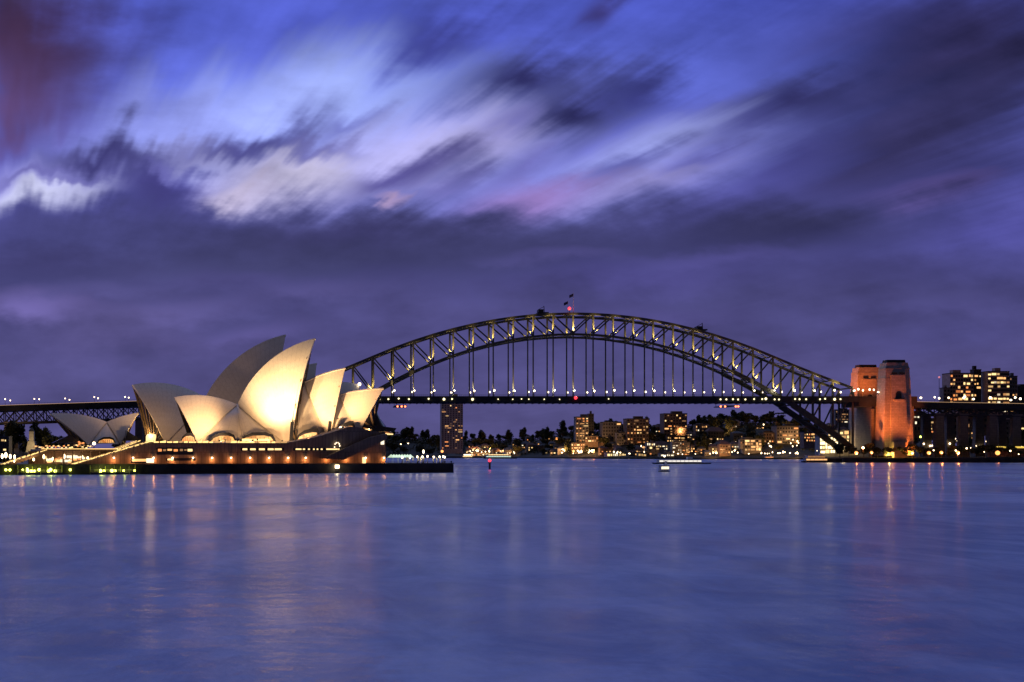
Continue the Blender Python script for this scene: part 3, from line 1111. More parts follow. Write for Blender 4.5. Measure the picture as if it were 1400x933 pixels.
light('north_foyer_light', 'POINT', wl(L(505, 586, 22)), 5000, (1.0, .2, .05), size=.5)
light('concourse_light', 'POINT', wl(L(80, 628, 20)), 700, (1.0, .42, .14), size=1)
light('concourse_light', 'POINT', wl(L(115, 628, 20)), 700, (1.0, .48, .18), size=1)
light('stair_light', 'POINT', wl(L(150, 612, -4)), 700, (1.0, .5, .18), size=1)
light('stair_light', 'POINT', wl(L(30, 622, 10)), 1000, (1.0, .48, .16), size=1)

# ------------------------------------------------------------------ harbour bridge
YN, YF = 1128.0, 1158.0
XC = xw(783.6, YN)
PAN = 503.0 / 28
TOPT = [(0, 133.6), (3, 130.2), (5, 124.2), (7, 114.6), (9, 102.6), (11, 87.8), (12.3, 78.2), (14, 67.8)]


def ztop(n):
    n = abs(n)
    for (a, za), (b, zb) in zip(TOPT, TOPT[1:]):
        if n <= b:
            # smooth through slopes
            return za + (zb - za) * (n - a) / (b - a)
    return TOPT[-1][1]


def ztop_s(n):
    # quadratic with the end lifted, close to the table but smooth
    a = abs(n)
    return 133.6 - .3865 * a * a + max(0, a - 10) ** 2 * .55


def zbot(n):
    return 115.0 - .526 * n * n


ZD0, ZD1 = 53.4, 59.6
BR = thing('harbour_bridge', 'great grey steel arch bridge with truss ribs and hanging road deck', 'bridge', (XC, YN, 0))


def bl(n, Y, z):
    return Vector((n * PAN, Y - YN, z))


for Y in (YN, YF):
    tcm, bcm = MB(), MB()
    for n in range(-14, 14):
        tcm.bar(bl(n, Y, ztop_s(n)), bl(n + 1, Y, ztop_s(n + 1)), 1.4, 2.1)
        tcm.bar(bl(n, Y + 2.2, ztop_s(n) + .1), bl(n + 1, Y + 2.2, ztop_s(n + 1) + .1), 1.0, 1.5)
        hh = 2.0 + (1.8 if abs(n + .5) > 8 else 0) + (1.6 if abs(n + .5) > 10.5 else 0)
        bcm.bar(bl(n, Y, zbot(n)), bl(n + 1, Y, zbot(n + 1)), 1.6, hh)
        bcm.bar(bl(n, Y + 2.4, zbot(n)), bl(n + 1, Y + 2.4, zbot(n + 1)), 1.2, hh * .8)
    tcm.build('top_chord', M['steel'], BR)
    bcm.build('bottom_chord', M['steel'], BR)
    for n in range(-14, 15):
        wp = 1.35
        MB().bar(bl(n, Y + .2, zbot(n) + .9), bl(n, Y + .2, ztop_s(n) - .9), wp, 1.5, (1, 0, 0)).build('post', M['steel'], BR)
        if zbot(n) > ZD1 + 2:
            MB().bar(bl(n, Y + .2, ZD1 - .5), bl(n, Y + .2, zbot(n) - .9), .8, 1.1, (1, 0, 0)).build('hanger', M['steel'], BR)
        elif zbot(n) < ZD0 - 3:
            MB().bar(bl(n, Y + .2, zbot(n) + .5), bl(n, Y + .2, ZD0), 1.5, 1.6, (1, 0, 0)).build('strut', M['steel'], BR)
        if n != 0:
            m1 = n - (1 if n > 0 else -1)
            MB().bar(bl(n, Y + .1, ztop_s(n) - .8), bl(m1, Y + .1, zbot(m1) + .8), 1.15, 1.2, (0, 1, 0)).build('diagonal', M['steel'], BR)
for n in range(-14, 15):
    MB().bar(bl(n, YN + .9, ztop_s(n) + .2), bl(n, YF - .9, ztop_s(n) + .2), .9, 1.1).build('cross_beam', M['steel'], BR)
    if n != 0 or True:
        MB().bar(bl(n, YN + .9, zbot(n)), bl(n, YF - .9, zbot(n)), .9, 1.1).build('cross_beam', M['steel'], BR)
for n in range(-14, 14):
    for zf_, nm in ((ztop_s, 'lateral_brace'), (zbot, 'lateral_brace')):
        lb = MB()
        ym = (YN + YF) / 2
        lb.bar(bl(n, YN + .8, zf_(n)), bl(n + 1, ym, zf_(n + 1)), .6, .6)
        lb.bar(bl(n, YF - .8, zf_(n)), bl(n + 1, ym, zf_(n + 1)), .6, .6)
        if abs(n + .5) < 13:
            lb.build('lateral_brace', M['steel'], BR)
dk = MB()
x0, x1 = -14.6 * PAN, 14.2 * PAN
dk.box(x0, x1, -4.6, 34.6, ZD1 - 1.6, ZD1 - .4)
for yy in (-4.5, 5, 15, 25, 33.6):
    dk.box(x0, x1, yy, yy + .7, ZD0 + .5, ZD1 - 1.59)
for k in range(-40, 41):
    xx = k * PAN / 2.86
    dk.box(xx - .3, xx + .3, -4.2, 34.2, ZD0 + .02, ZD0 + 2.2)
dk.build('road_deck', M['deck'], BR)
rl = MB()
for yy in (-4.7, 34.5):
    rl.box(x0, x1, yy, yy + .12, ZD1 + .95, ZD1 + 1.1)
    rl.box(x0, x1, yy, yy + .12, ZD1 + .1, ZD1 + .22)
    for k in range(-140, 141):
        rl.box(k * 1.8 - .05, k * 1.8 + .05, yy + .02, yy + .1, ZD1 - .4, ZD1 + 1.0)
rl.build('railing', M['steel_dark'], BR)
# maintenance gantry hung under the deck, with red lamps
for px_, wpx in ((548, 16), (1000, 17)):
    xx = xw(px_, YN) - XC
    hw = wpx * .66 / 2
    gb = MB().box(xx - hw, xx + hw, -3, 33, ZD0 - 3.2, ZD0 - 2.4)
    for i in (-1, 1):
        gb.box(xx + i * hw * .8 - .2, xx + i * hw * .8 + .2, -2, -1.6, ZD0 - 2.4, ZD0 + .1)
        gb.box(xx + i * hw * .8 - .2, xx + i * hw * .8 + .2, 30, 30.4, ZD0 - 2.4, ZD0 + .1)
    g = gb.build('maintenance_gantry', M['deck'], BR)
    for t in ((-.6, .1, .7) if px_ == 548 else (-1.9, -1.2, .5, .9)):
        MB().ball((xx + hw * t, -3.4, ZD0 - 3.4), .85, 10, 6).build('red_lamp', glow('lamp_amber_red', (1, .18, .06), 5) if 'lamp_amber_red' not in bpy.data.materials else bpy.data.materials['lamp_amber_red'], g, True)
# service lamps on the deck face
for px_ in (519, 531, 545, 559, 586, 607, 618, 646, 681, 701, 713, 723, 744, 765, 832, 985, 993, 1002, 1009, 1019, 1031, 1042, 1047, 1059, 1065, 1087, 1093, 1102, 1121, 1128, 1141, 1149):
    r_ = .75 if px_ not in (607, 646, 1141, 1047) else 1.15
    r_ *= .72 if 680 < px_ < 900 else 1
    xx = xw(px_, YN - 5) - XC
    MB().ball((xx, -5.2, zw(546.2 + random.uniform(-.6, .6), YN)), r_, 8, 6).build('service_lamp', bpy.data.materials.get('lamp_service') or glow('lamp_service', (1, .85, .45), 2.4), BR, True)
MB().ball((xw(787, YN - 5) - XC, -5.4, zw(544.5, YN)), 1.5, 10, 6).build('red_lamp', M['lamp_red'], BR, True)
# bearings
for n in (-14, 14):
    for Y in (YN, YF):
        MB().box(n * PAN - 3, n * PAN + 3, Y - YN - 2, Y - YN + 2, zbot(14) - 4.5, zbot(14) + 1.2).build('bearing', M['steel_dark'], BR)

# node floodlights that wash the posts and diagonals
for n in range(-12, 15):
    z = max(zbot(n), ZD1 + .5)
    for Y, pw in ((YN, 4200), (YF, 700)):
        sg = (n > 0) - (n < 0)
        light('truss_floodlight', 'SPOT', (XC + n * PAN + 2.4 * sg, Y - 3.0, z + 1.4), pw * 22, (1.0, .68, .20), None, (XC + n * PAN + 2.2 * sg, Y + .2, z + 7.5), .3, 56, .9)
        if Y == YN and zbot(n) > ZD1 + 12:
            light('hanger_floodlight', 'SPOT', (XC + n * PAN + .5, Y - 2.2, ZD1 + .4), 110000, (1.0, .70, .26), None, (XC + n * PAN, Y + .1, ZD1 + 24), .2, 28, 1)
# lamps standing on the deck by every hanger
def street_lamp(name, h, r, mm, label, cat, group, loc, post='black_post', arm=0.0):
    o = thing(name, label, cat, loc, 0, group)
    MB().tube((0, 0, 0), (0, 0, h), .16, .1).build('post', M[post], o)
    MB().lathe((0, 0, 0), [(.3, 0), (.26, .4), (.16, .7)], 8).build('base', M[post], o)
    MB().ball((0, 0, h), r, 12, 8).build('globe', M[mm], o, True)
    return o


random.seed(21)
bl0 = None
for n in range(-9, 15):
    for Y, big in ((YN - 1.4, 1), (YF - 1.4, 0)):
        loc = (XC + n * PAN + .9, Y, ZD1 - .4)
        if bl0 is None:
            bl0 = street_lamp('bridge_lamp', 5.2, .85, 'lamp_white', 'round white lamp standing on the bridge deck beside a hanger', 'lamp', 'lamps along the bridge deck', loc)
        else:
            k = .5 + .45 * random.random() - (.12 if not big else 0)
            dup(bl0, loc, 0, scale=(k, k, random.uniform(.92, 1.05)))
        if big:
            light('bridge_lamp_light', 'POINT', (loc[0], loc[1] - .5, ZD1 + 5), 4500, (1.0, .86, .6), size=.4)
# red aircraft beacon, flags and crawler cranes on the summit
o = thing('aircraft_beacon', 'bright red warning beacon at the summit of the bridge arch', 'beacon', (xw(778.5, YN), YN, ztop_s(0) + 1.0))
MB().tube((0, 0, 0), (0, 0, 2.6), .3).build('post', M['steel_dark'], o)
MB().ball((0, 0, 3.6), 1.5, 12, 8).build('globe', M['lamp_red'], o, True)
light('beacon_light', 'POINT', (xw(778.5, YN), YN - 3, ztop_s(0) + 5), 500, (1, .05, .05), size=.5)
for px_, h_, lab, fx in ((784, 17.5, 'flag on the white pole right of the red summit beacon', -1), (776.5, 13, 'flag on the shorter pole left of the red summit beacon', -1)):
    o = thing('flagpole', 'dark ' + lab, 'flag', (xw(px_, YN + (0 if px_ > 780 else 20)), YN + (0 if px_ > 780 else 20), ztop_s(0) + 1))
    MB().tube((0, 0, 0), (0, 0, h_), .22, .12).build('pole', M['white_paint'], o)
    fl = MB()
    for i in range(7):
        for zt in (0, 1):
            fl.v.append((fx * i * .62, .35 * math.sin(i * 1.1), h_ - .3 - zt * 2.6 - i * .28))
    fl.f = [(2 * i, 2 * i + 1, 2 * i + 3, 2 * i + 2) for i in range(6)]
    fo = fl.build('flag', mat('flag_cloth', (.05, .05, .14), .8) if 'flag_cloth' not in bpy.data.materials else bpy.data.materials['flag_cloth'], o)
    sm = fo.modifiers.new('thickness', 'SOLIDIFY')
    sm.thickness = .06
for px_, n_, lab in ((743, -1.5, 'dark maintenance crane on the top chord left of the beacon'), (960, 6.4, 'dark maintenance crane on the descending right side of the top chord')):
    xx = xw(px_, YN)
    zz = ztop_s((xx - XC) / PAN) + 1.3
    o = thing('maintenance_crane', lab, 'crane', (xx, YN + 6, zz))
    MB().box(-4.8, 4.8, -6, 20, -.2, 1.0).build('carriage', M['steel_dark'], o)
    MB().box(-4.2, .3, -5.5, 4, 1.02, 3.6).build('cab', M['steel_dark'], o)
    MB().bar((1.4, -3, .8), (.9, -3, 6.8), .55).build('mast', M['steel_dark'], o)
    MB().bar((.9, -3, 6.2), (-4.4, -3, 3.4), .4).build('jib', M['steel_dark'], o)


# ---- stone pylons
def pylon(Yc, label, xs):
    o = thing('stone_pylon', label, 'pylon', (xs, Yc, 0))
    hb, ht = 13.5, 10.4
    z0, z1 = 6, 80
    db, dt = 9.5, 7.2
    # shaft with a shallow central projection
    MB().frustum(-hb, hb, -db, db, z0, -hb * .81, hb * .81, -dt - .6, dt + .6, z1 - 6).build('shaft', M['pylon'], o)
    MB().frustum(-hb * .55, hb * .55, -db - 1.1, db + 1.1, z0 + .02, -hb * .47, hb * .47, -dt - 1.6, dt + 1.6, z1 - 3).build('buttress', M['pylon'], o)
    MB().frustum(-hb * .80, hb * .80, -dt - .4, dt + .4, z1 - 5.98, -hb * .76, hb * .76, -dt - .1, dt + .1, z1 + 4).build('attic', M['pylon'], o)
    for zz, g_ in ((z1 - 6.2, 1.05), (z1 + 2.2, 1.0)):
        MB().box(-hb * .8 * g_, hb * .8 * g_, -dt - .9 * (g_ - .6), dt + .9 * (g_ - .6), zz, zz + .7).build('cornice', M['pylon'], o)
    MB().frustum(-hb * .74, hb * .74, -dt * .99, dt * .99, z1 + 4.02, -hb * .69, hb * .69, -dt * .93, dt * .93, z1 + 8).build('parapet', M['pylon'], o)
    MB().frustum(-hb * .60, hb * .60, -dt * .7, dt * .7, z1 + 8.02, -hb * .58, hb * .58, -dt * .64, dt * .64, z1 + 10.6).build('cap', M['pylon_cap'], o)
    for i in (-1, 1):
        MB().box(i * 3.4 - 2.2, i * 3.4 + 2.2, -dt - 1.9, -dt - 1.0, z1 - 2.4, z1 - 1.0).build('slot', M['glass_dark'], o)
    # arch opening with balcony, on the harbour side
    yy = -db - .55
    zc = 58.5
    yf = -(db + 1.1 - (db - dt) * (zc - z0) / (z1 - z0)) - .4
    arc = [(-2.6, zc - 3), (2.6, zc - 3), (2.6, zc + 1.4)] + [(2.6 * math.cos(t * math.pi / 8), zc + 1.4 + 2.6 * math.sin(t * math.pi / 8)) for t in range(1, 8)] + [(-2.6, zc + 1.4)]
    a = MB().prism(arc, lambda s, d, z: (s, d, z), yf, yf + 2.5).build('arch_window', M['glass_dark'], o)
    MB().box(-4.6, 4.6, yf - 1.6, yf + .6, zc - 4.6, zc - 3.1).build('balcony', M['pylon'], a)
    MB().box(-4.2, 4.2, yf - 1.3, yf - 1.0, zc - 3.08, zc - 2.3).build('balcony_rail', M['pylon_dark'], a)
    MB().box(-5.8, 5.8, -db - 3.6, -db - .4, z0 - 2, z0 + 10.5).build('doorway', M['pylon'], o)
    MB().box(-6.3, 6.3, -db - 4.0, -db - .2, z0 + 10.52, z0 + 12.0).build('lintel', M['pylon'], o)
    return o


PX = xw(1222, 1112)
pylon(1112, 'orange floodlit granite bridge pylon nearest the water', PX)
pylon(1174, 'dimmer granite bridge pylon standing behind the orange one', PX + 2)
# abutment block carrying the deck between the pylons
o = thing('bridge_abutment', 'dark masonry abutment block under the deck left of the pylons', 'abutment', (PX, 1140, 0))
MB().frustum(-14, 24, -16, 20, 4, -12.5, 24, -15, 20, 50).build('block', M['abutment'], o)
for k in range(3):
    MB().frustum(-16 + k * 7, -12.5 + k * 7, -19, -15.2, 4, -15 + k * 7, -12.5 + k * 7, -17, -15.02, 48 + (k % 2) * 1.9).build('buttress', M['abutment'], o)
MB().box(-26, 26, -17, 22, 50.02, ZD1 - .6).build('deck_edge', M['deck'], o)
ORG = (1.0, .195, .035)
light('pylon_floodlight', 'SPOT', (PX - 44, 1086, 6), 560000, ORG, None, (PX - 4, 1106, 62), .8, 70, 1)
light('pylon_floodlight', 'SPOT', (PX + 46, 1086, 6), 900000, ORG, None, (PX + 3, 1104, 64), .8, 70, 1)
light('pylon_floodlight', 'SPOT', (PX + 4, 1086, 6), 230000, ORG, None, (PX + 1, 1104, 46), .8, 95, 1)
light('pylon_floodlight', 'POINT', (PX - 9.5, 1099.4, 7.5), 8000, (1.0, .62, .12), size=.5)
light('pylon_floodlight', 'POINT', (PX + 9.5, 1099.4, 9.5), 4500, (1.0, .55, .1), size=.5)
light('pylon_floodlight', 'SPOT', (PX - 44, 1166, 64), 110000, (1.0, .24, .05), None, (PX - 12, 1174, 80), .8, 110, 1)
light('pylon_floodlight', 'SPOT', (PX - 9, 1141, 61), 60000, ORG, None, (PX, 1164, 82), .8, 90, 1)
light('pylon_floodlight', 'SPOT', (PX - 23, 1108, 7), 40000, ORG, None, (PX - 17, 1120, 40), .5, 60, 1)


# ---- approach spans
def approach(name, label, x0, x1, za, zb, Y, depth, truss, piers, pier_w, zg):
    o = thing(name, label, 'bridge', (x0, Y, 0))
    n = max(4, int(abs(x1 - x0) / 9))
    W = x1 - x0

    def zl(x):
        return za + (zb - za) * x / W
    MB().add([(0, -3, zl(0)), (W, -3, zl(W)), (W, 33, zl(W)), (0, 33, zl(0)), (0, -3, zl(0) - depth), (W, -3, zl(W) - depth), (W, 33, zl(W) - depth), (0, 33, zl(0) - depth)],
             [(0, 1, 2, 3), (7, 6, 5, 4), (0, 4, 5, 1), (1, 5, 6, 2), (2, 6, 7, 3), (3, 7, 4, 0)]).build('road_deck', M['deck'], o)
    rr = MB()
    for i in range(int(W / 2.5) + 1):
        rr.bar((min(W, i * 2.5), -3.1, zl(min(W, i * 2.5)) - .3), (min(W, i * 2.5), -3.1, zl(min(W, i * 2.5)) + 1.1), .12)
    rr.bar((0, -3.1, zl(0) + 1.1), (W, -3.1, zl(W) + 1.1), .16)
    rr.build('railing', M['steel_dark'], o)
    MB().bar((0, -3.25, zl(0) - .05), (W, -3.25, zl(W) - .05), .1, .3).build('edge_light', bpy.data.materials.get('road_glow') or glow('road_glow', (1, .6, .3), .55), o)
    for yy in (0, 30):
        for i in range(n):
            xa, xb = W * i / n, W * (i + 1) / n
            t_ = MB()
            t_.bar((xa, yy, zl(xa) - depth), (xb, yy, zl(xb) - depth - truss), .9, .8, (0, 1, 0))
            t_.bar((xb, yy, zl(xb) - depth), (xa, yy, zl(xa) - depth - truss), .7, .7, (0, 1, 0))
            t_.bar((xb, yy, zl(xb) - depth), (xb, yy, zl(xb) - depth - truss), .8, .8, (1, 0, 0))
            t_.build('truss_panel', M['steel_dark'], o)
        MB().bar((0, yy, zl(0) - depth - truss), (W, yy, zl(W) - depth - truss), 1.2, 1.6).build('bottom_chord', M['steel_dark'], o)
    for xp in piers:
        xr = xp - x0
        for yy in (2, 26):
            MB().frustum(xr - pier_w * .6, xr + pier_w * .6, yy - 3, yy + 3, zg, xr - pier_w / 2, xr + pier_w / 2, yy - 2.4, yy + 2.4, zl(xr) - depth - truss).build('pier', M['pier'], o)
            MB().box(xr - pier_w * .62, xr + pier_w * .62, yy - 3, yy + 3, zl(xr) - depth - truss, zl(xr) - depth - truss + 1.2).build('pier_cap', M['pier'], o)
    return o


YA = 1128
xl0, xl1 = xw(-90, YA), XC - 14.6 * PAN
approach('approach_viaduct', 'dark truss approach viaduct behind the low shells at the left', xl0, xl1, zw(557.5, YA), ZD1 - .4, YA, 5.0, 11.0,
         [xw(p, YA) for p in (-70, 11, 98, 190, 280, 365)], 6.5, 2)
xr0, xr1 = PX + 25, xw(1560, YA)
approach('approach_viaduct', 'dark approach viaduct on concrete piers right of the pylons', xr0, xr1, zw(549.5, YA), zw(555, YA), YA, 5.6, 5.5,
         [xw(p, YA) for p in (1285, 1318, 1358, 1390, 1440, 1500)], 7.0, 4)
ap0 = None
for k, px_ in enumerate((7, 14, 47, 53.5, 89, 95, 129, 134, 171, 176)):
    Yk = YA + (1 if k % 2 == 0 else 28)
    loc = (xw(px_, Yk), Yk, zw(555.5 - px_ * .019, YA) - .2)
    if ap0 is None:
        ap0 = street_lamp('viaduct_lamp', 6.4, .55, 'lamp_warm', 'warm street lamp on the approach viaduct at the far left', 'street lamp', 'street lamps on the left viaduct', loc)
    else:
        dup(ap0, loc, scale=(1, 1, random.uniform(.9, 1.1)))
ap1 = None
for k, px_ in enumerate((1259, 1278, 1284, 1297, 1317.5, 1319, 1331, 1354, 1382, 1388, 1395)):
    Yk = YA + (1 if k % 2 else 28)
    loc = (xw(px_, Yk), Yk, zw(550 + (px_ - 1260) * .016, YA) - .2)
    if ap1 is None:
        ap1 = street_lamp('viaduct_lamp', 5.2, .95, 'lamp_white', 'white street lamp on the approach viaduct right of the pylons', 'street lamp', 'street lamps on the right viaduct', loc)
    else:
        k_ = random.uniform(.8, 1.15)
        dup(ap1, loc, scale=(k_, k_, random.uniform(.85, 1.15)))
for px_ in (1160, 1165, 1172, 1181, 1186, 1192, 1198):
    Yk = YN - 2
    loc = (xw(px_, Yk), Yk - 14 + (px_ % 3), ZD1 - .5)
    k_ = random.uniform(.8, 1.15)
    dup(bl0, loc, 0, label='round lamp on the bridge deck between arch end and pylon', group='lamps at the arch end', scale=(k_, k_, random.uniform(.6, 1.2)))
# sign gantry mast with a red lamp
o = thing('radio_mast', 'thin mast with a faint red lamp left of the twin apartment blocks', 'mast', (xw(1284, 1180), 1180, 30))
MB().tube((0, 0, 0), (0, 0, zw(517, 1180) - 30), .35, .2).build('pole', M['steel_dark'], o)
MB().ball((0, 0, zw(516, 1180) - 30), .9).build('lamp', bpy.data.materials.get('lamp_dimred') or glow('lamp_dimred', (1, .3, .35), .8), o, True)

# ------------------------------------------------------------------ far shore terrain
SKY = [(330, 598), (480, 590), (535, 591), (571, 595), (605, 602), (640, 598), (672, 600), (711, 599), (755, 593), (769, 589), (824, 586), (871, 584), (938, 581), (966, 577), (1022, 573), (1075, 577), (1130, 582), (1200, 585), (1300, 590)]


def lerp_t(tab, x):
    if x <= tab[0][0]:
        return tab[0][1]
    for (a, ya), (b, yb) in zip(tab, tab[1:]):
        if x <= b:
            return ya + (yb - ya) * (x - a) / (b - a)
    return tab[-1][1]


SHORE = [(330, 2050), (600, 2000), (700, 1960), (770, 1760), (860, 1660), (1000, 1620), (1120, 1560), (1300, 1500)]


def ground_z(px, v):
    """v metres behind the shoreline"""
    Ys = lerp_t(SHORE, px)
    top = (HY - lerp_t(SKY, px)) * (Ys + 220) / F + HC - 7
    t = min(1.0, max(0, (v - 8)) / 220)
    t = t * t * (3 - 2 * t) * .6 + t * .4
    return 2.0 + max(0, top - 2) * t * (1 if v < 260 else max(.3, 1 - (v - 260) / 500))


def shore_pt(px, v):
    Ys = lerp_t(SHORE, px)
    Y = Ys + v
    return Vector((xw(px, Y), Y, ground_z(px, v)))


tb = MB()
pxs = [330 + i * 10 for i in range(95)]
vs_ = [0, .5, 8, 20, 35, 55, 80, 110, 140, 175, 215, 260, 330, 450, 700]
for p_ in pxs:
    for v_ in vs_:
        q = shore_pt(p_, v_)
        q.z = -3 if v_ == 0 else q.z + (mnoise.noise(q * .02) * 2.5 if v_ > 10 else 0)
        tb.v.append(tuple(q))
nv = len(vs_)
tb.f = [(i * nv + j, (i + 1) * nv + j, (i + 1) * nv + j + 1, i * nv + j + 1) for i in range(len(pxs) - 1) for j in range(nv - 1)]
struct(tb.build('hills', M['ground'], None, True))
# northern point that carries the pylons
gp = MB()
for i, px_ in enumerate(range(1128, 1713, 15)):
    Y0 = 1084 if px_ > 1150 else 1084 + (1150 - px_) * 1.2
    for v_, z_ in ((0, -3), (.3, 3.6), (14, 4.2), (70, 5.2), (130, 6.5), (220, 9), (420, 14)):
        gp.v.append((xw(px_, Y0 + v_), Y0 + v_, z_))
gp.f = [(i * 7 + j, (i + 1) * 7 + j, (i + 1) * 7 + j + 1, i * 7 + j + 1) for i in range(39) for j in range(6)]
struct(gp.build('ground', M['ground'], None, False))
swl = MB().box(xw(1152, 1083), xw(1640, 1083), 1082.2, 1083.9, -3, 4.1)
struct(swl.build('sea_wall', M['concrete']))
# southern bank behind the low shells at the left
gl = MB()
gl.box(xw(-260, 1000), xw(150, 1000), 1000, 1300, -3, 3.5)
gl.add([(xw(-260, 1040), 1040, 3.4), (xw(120, 1040), 1040, 3.4), (xw(100, 1100), 1120, 12), (xw(-260, 1100), 1120, 14)], [(0, 1, 2, 3)])
struct(gl.build('river_bank', M['ground']))


# ------------------------------------------------------------------ trees
def crown(seed, rx, rz, n, lobes, size, m, flat=False):
    rnd = random.Random(seed)
    mb = MB()
    cs_ = []
    for k in range(lobes):
        a = rnd.uniform(0, 6.28)
        r_ = rnd.uniform(.1, .62)
        cs_.append((Vector((math.cos(a) * rx * r_, math.sin(a) * rx * r_, rz * rnd.uniform(-.45, .55))), rnd.uniform(.38, .62)))
    for k in range(n):
        c, f = rnd.choice(cs_)
        d = Vector((rnd.gauss(0, 1), rnd.gauss(0, 1), rnd.gauss(0, 1))).normalized() * (rnd.random() ** .4)
        p = c + Vector((d.x * rx * f, d.y * rx * f, d.z * rz * f * (.35 if flat else 1)))
        u = Vector((rnd.gauss(0, 1), rnd.gauss(0, 1), rnd.gauss(0, .6))).normalized()
        v = u.cross(Vector((rnd.gauss(0, 1), rnd.gauss(0, 1), rnd.gauss(0, 1)))).normalized()
        s = size * rnd.uniform(.55, 1.3)
        mb.add([p - u * s, p + v * s * .6, p + u * s, p - v * s * .6], [(0, 1, 2, 3)])
    return mb.mesh('crown', m)


def trunk(seed, h, r):
    rnd = random.Random(seed)
    mb = MB().tube((0, 0, -1.5), (0, 0, h * .6), r, r * .65, 7)
    for k in range(4):
        a = k * 1.6 + rnd.uniform(0, .6)
        mb.tube((0, 0, h * rnd.uniform(.35, .58)), (math.cos(a) * h * .3, math.sin(a) * h * .3, h * rnd.uniform(.75, 1.0)), r * .45, r * .2, 5)
    return mb.mesh('trunk', M['trunk'])


PROTO = {
    'round': [(crown(i, 6.0, 4.4, 620, 7, .95, M['leaf' if i % 2 else 'leaf2']), trunk(i, 8, .42), 8.2) for i in range(4)],
    'tall': [(crown(20 + i, 4.2, 7.0, 620, 8, .9, M['leaf']), trunk(20 + i, 10, .4), 9.5) for i in range(2)],
    'pine': [(crown(30 + i, 6.5, 5.0, 460, 5, .85, M['leaf'], True), trunk(30 + i, 17, .5), 16) for i in range(2)],
}


def tree(name, kind, loc, sc, label, group, rnd):
    cme, tme, hc_ = rnd.choice(PROTO[kind])
    o = thing(name, label, 'tree', loc, rnd.uniform(0, 6.28), group)
    o.scale = (sc * rnd.uniform(.85, 1.2), sc * rnd.uniform(.85, 1.2), sc * rnd.uniform(.85, 1.15))
    link('trunk', tme, o)
    link('crown', cme, o, (0, 0, hc_))
    return o


# ------------------------------------------------------------------ buildings
UNIT = {}


def unit(mm):
    if mm not in UNIT:
        UNIT[mm] = MB().box(-.5, .5, -.5, .5, 0, 1).mesh('window_pane', M[mm])
    return UNIT[mm]


OCC = []      # occupied columns, so that trees do not cover lit fronts


def windows(o, rnd, W, D, H, floors, cols, lit, pal, wf=.55, hf=.5, z0=1.0, y=-.06, cap=100, xoff=0.0, dark=True):
    fh = (H - z0 - .6) / floors
    cw_ = W / cols
    rest = MB()
    n = 0
    for f in range(floors):
        run = rnd.uniform(.3, 1.7)               # some storeys are busier than others
        c = 0
        while c < cols:
            span = 1
            z = z0 + fh * f + fh * (1 - hf) * .55
            if rnd.random() < lit * run:
                if rnd.random() < .3 and c + 1 < cols:
                    span = 2
                mm = rnd.choice(pal)
                if rnd.random() < .35:
                    mm = LOW.get(mm, mm)
                w_ = cw_ * (span - 1 + wf) * rnd.uniform(.65, 1.0)
                h_ = fh * hf * rnd.uniform(.65, 1.05)
                x = -W / 2 + cw_ * (c + span / 2) + rnd.uniform(-.12, .12) * cw_
                x = min(max(x, -W / 2 + w_ / 2 + .1), W / 2 - w_ / 2 - .1)
                if n < cap:
                    link('window', unit(mm), o, (x + xoff, y, z + rnd.uniform(0, .15) * fh * hf), 0, (w_, .18, h_))
                    n += 1
            elif dark:
                w_ = cw_ * wf
                x = -W / 2 + cw_ * (c + .5)
                rest.box(x - w_ / 2, x + w_ / 2, y - .06, y + .06, z, z + fh * hf)
            c += span
    if rest.f:
        # the unlit glazing of the front, one sheet of panes
        ob = rest.build('unlit_glazing', M['w_dark'], o)
        ob['kind'] = 'stuff'


for k_, c_, e_ in (('w_warm', (1.0, .46, .15), .55), ('w_yellow', (1.0, .62, .24), .7), ('w_pale', (1.0, .8, .55), .65), ('w_orange', (1.0, .30, .08), .55), ('w_dim', (1.0, .5, .2), .18)):
    M[k_ + '_low'] = glow(k_.replace('w_', 'window_') + '_low', c_, e_)
LOW = {k_: k_ + '_low' for k_ in ('w_warm', 'w_yellow', 'w_pale', 'w_orange', 'w_dim')}


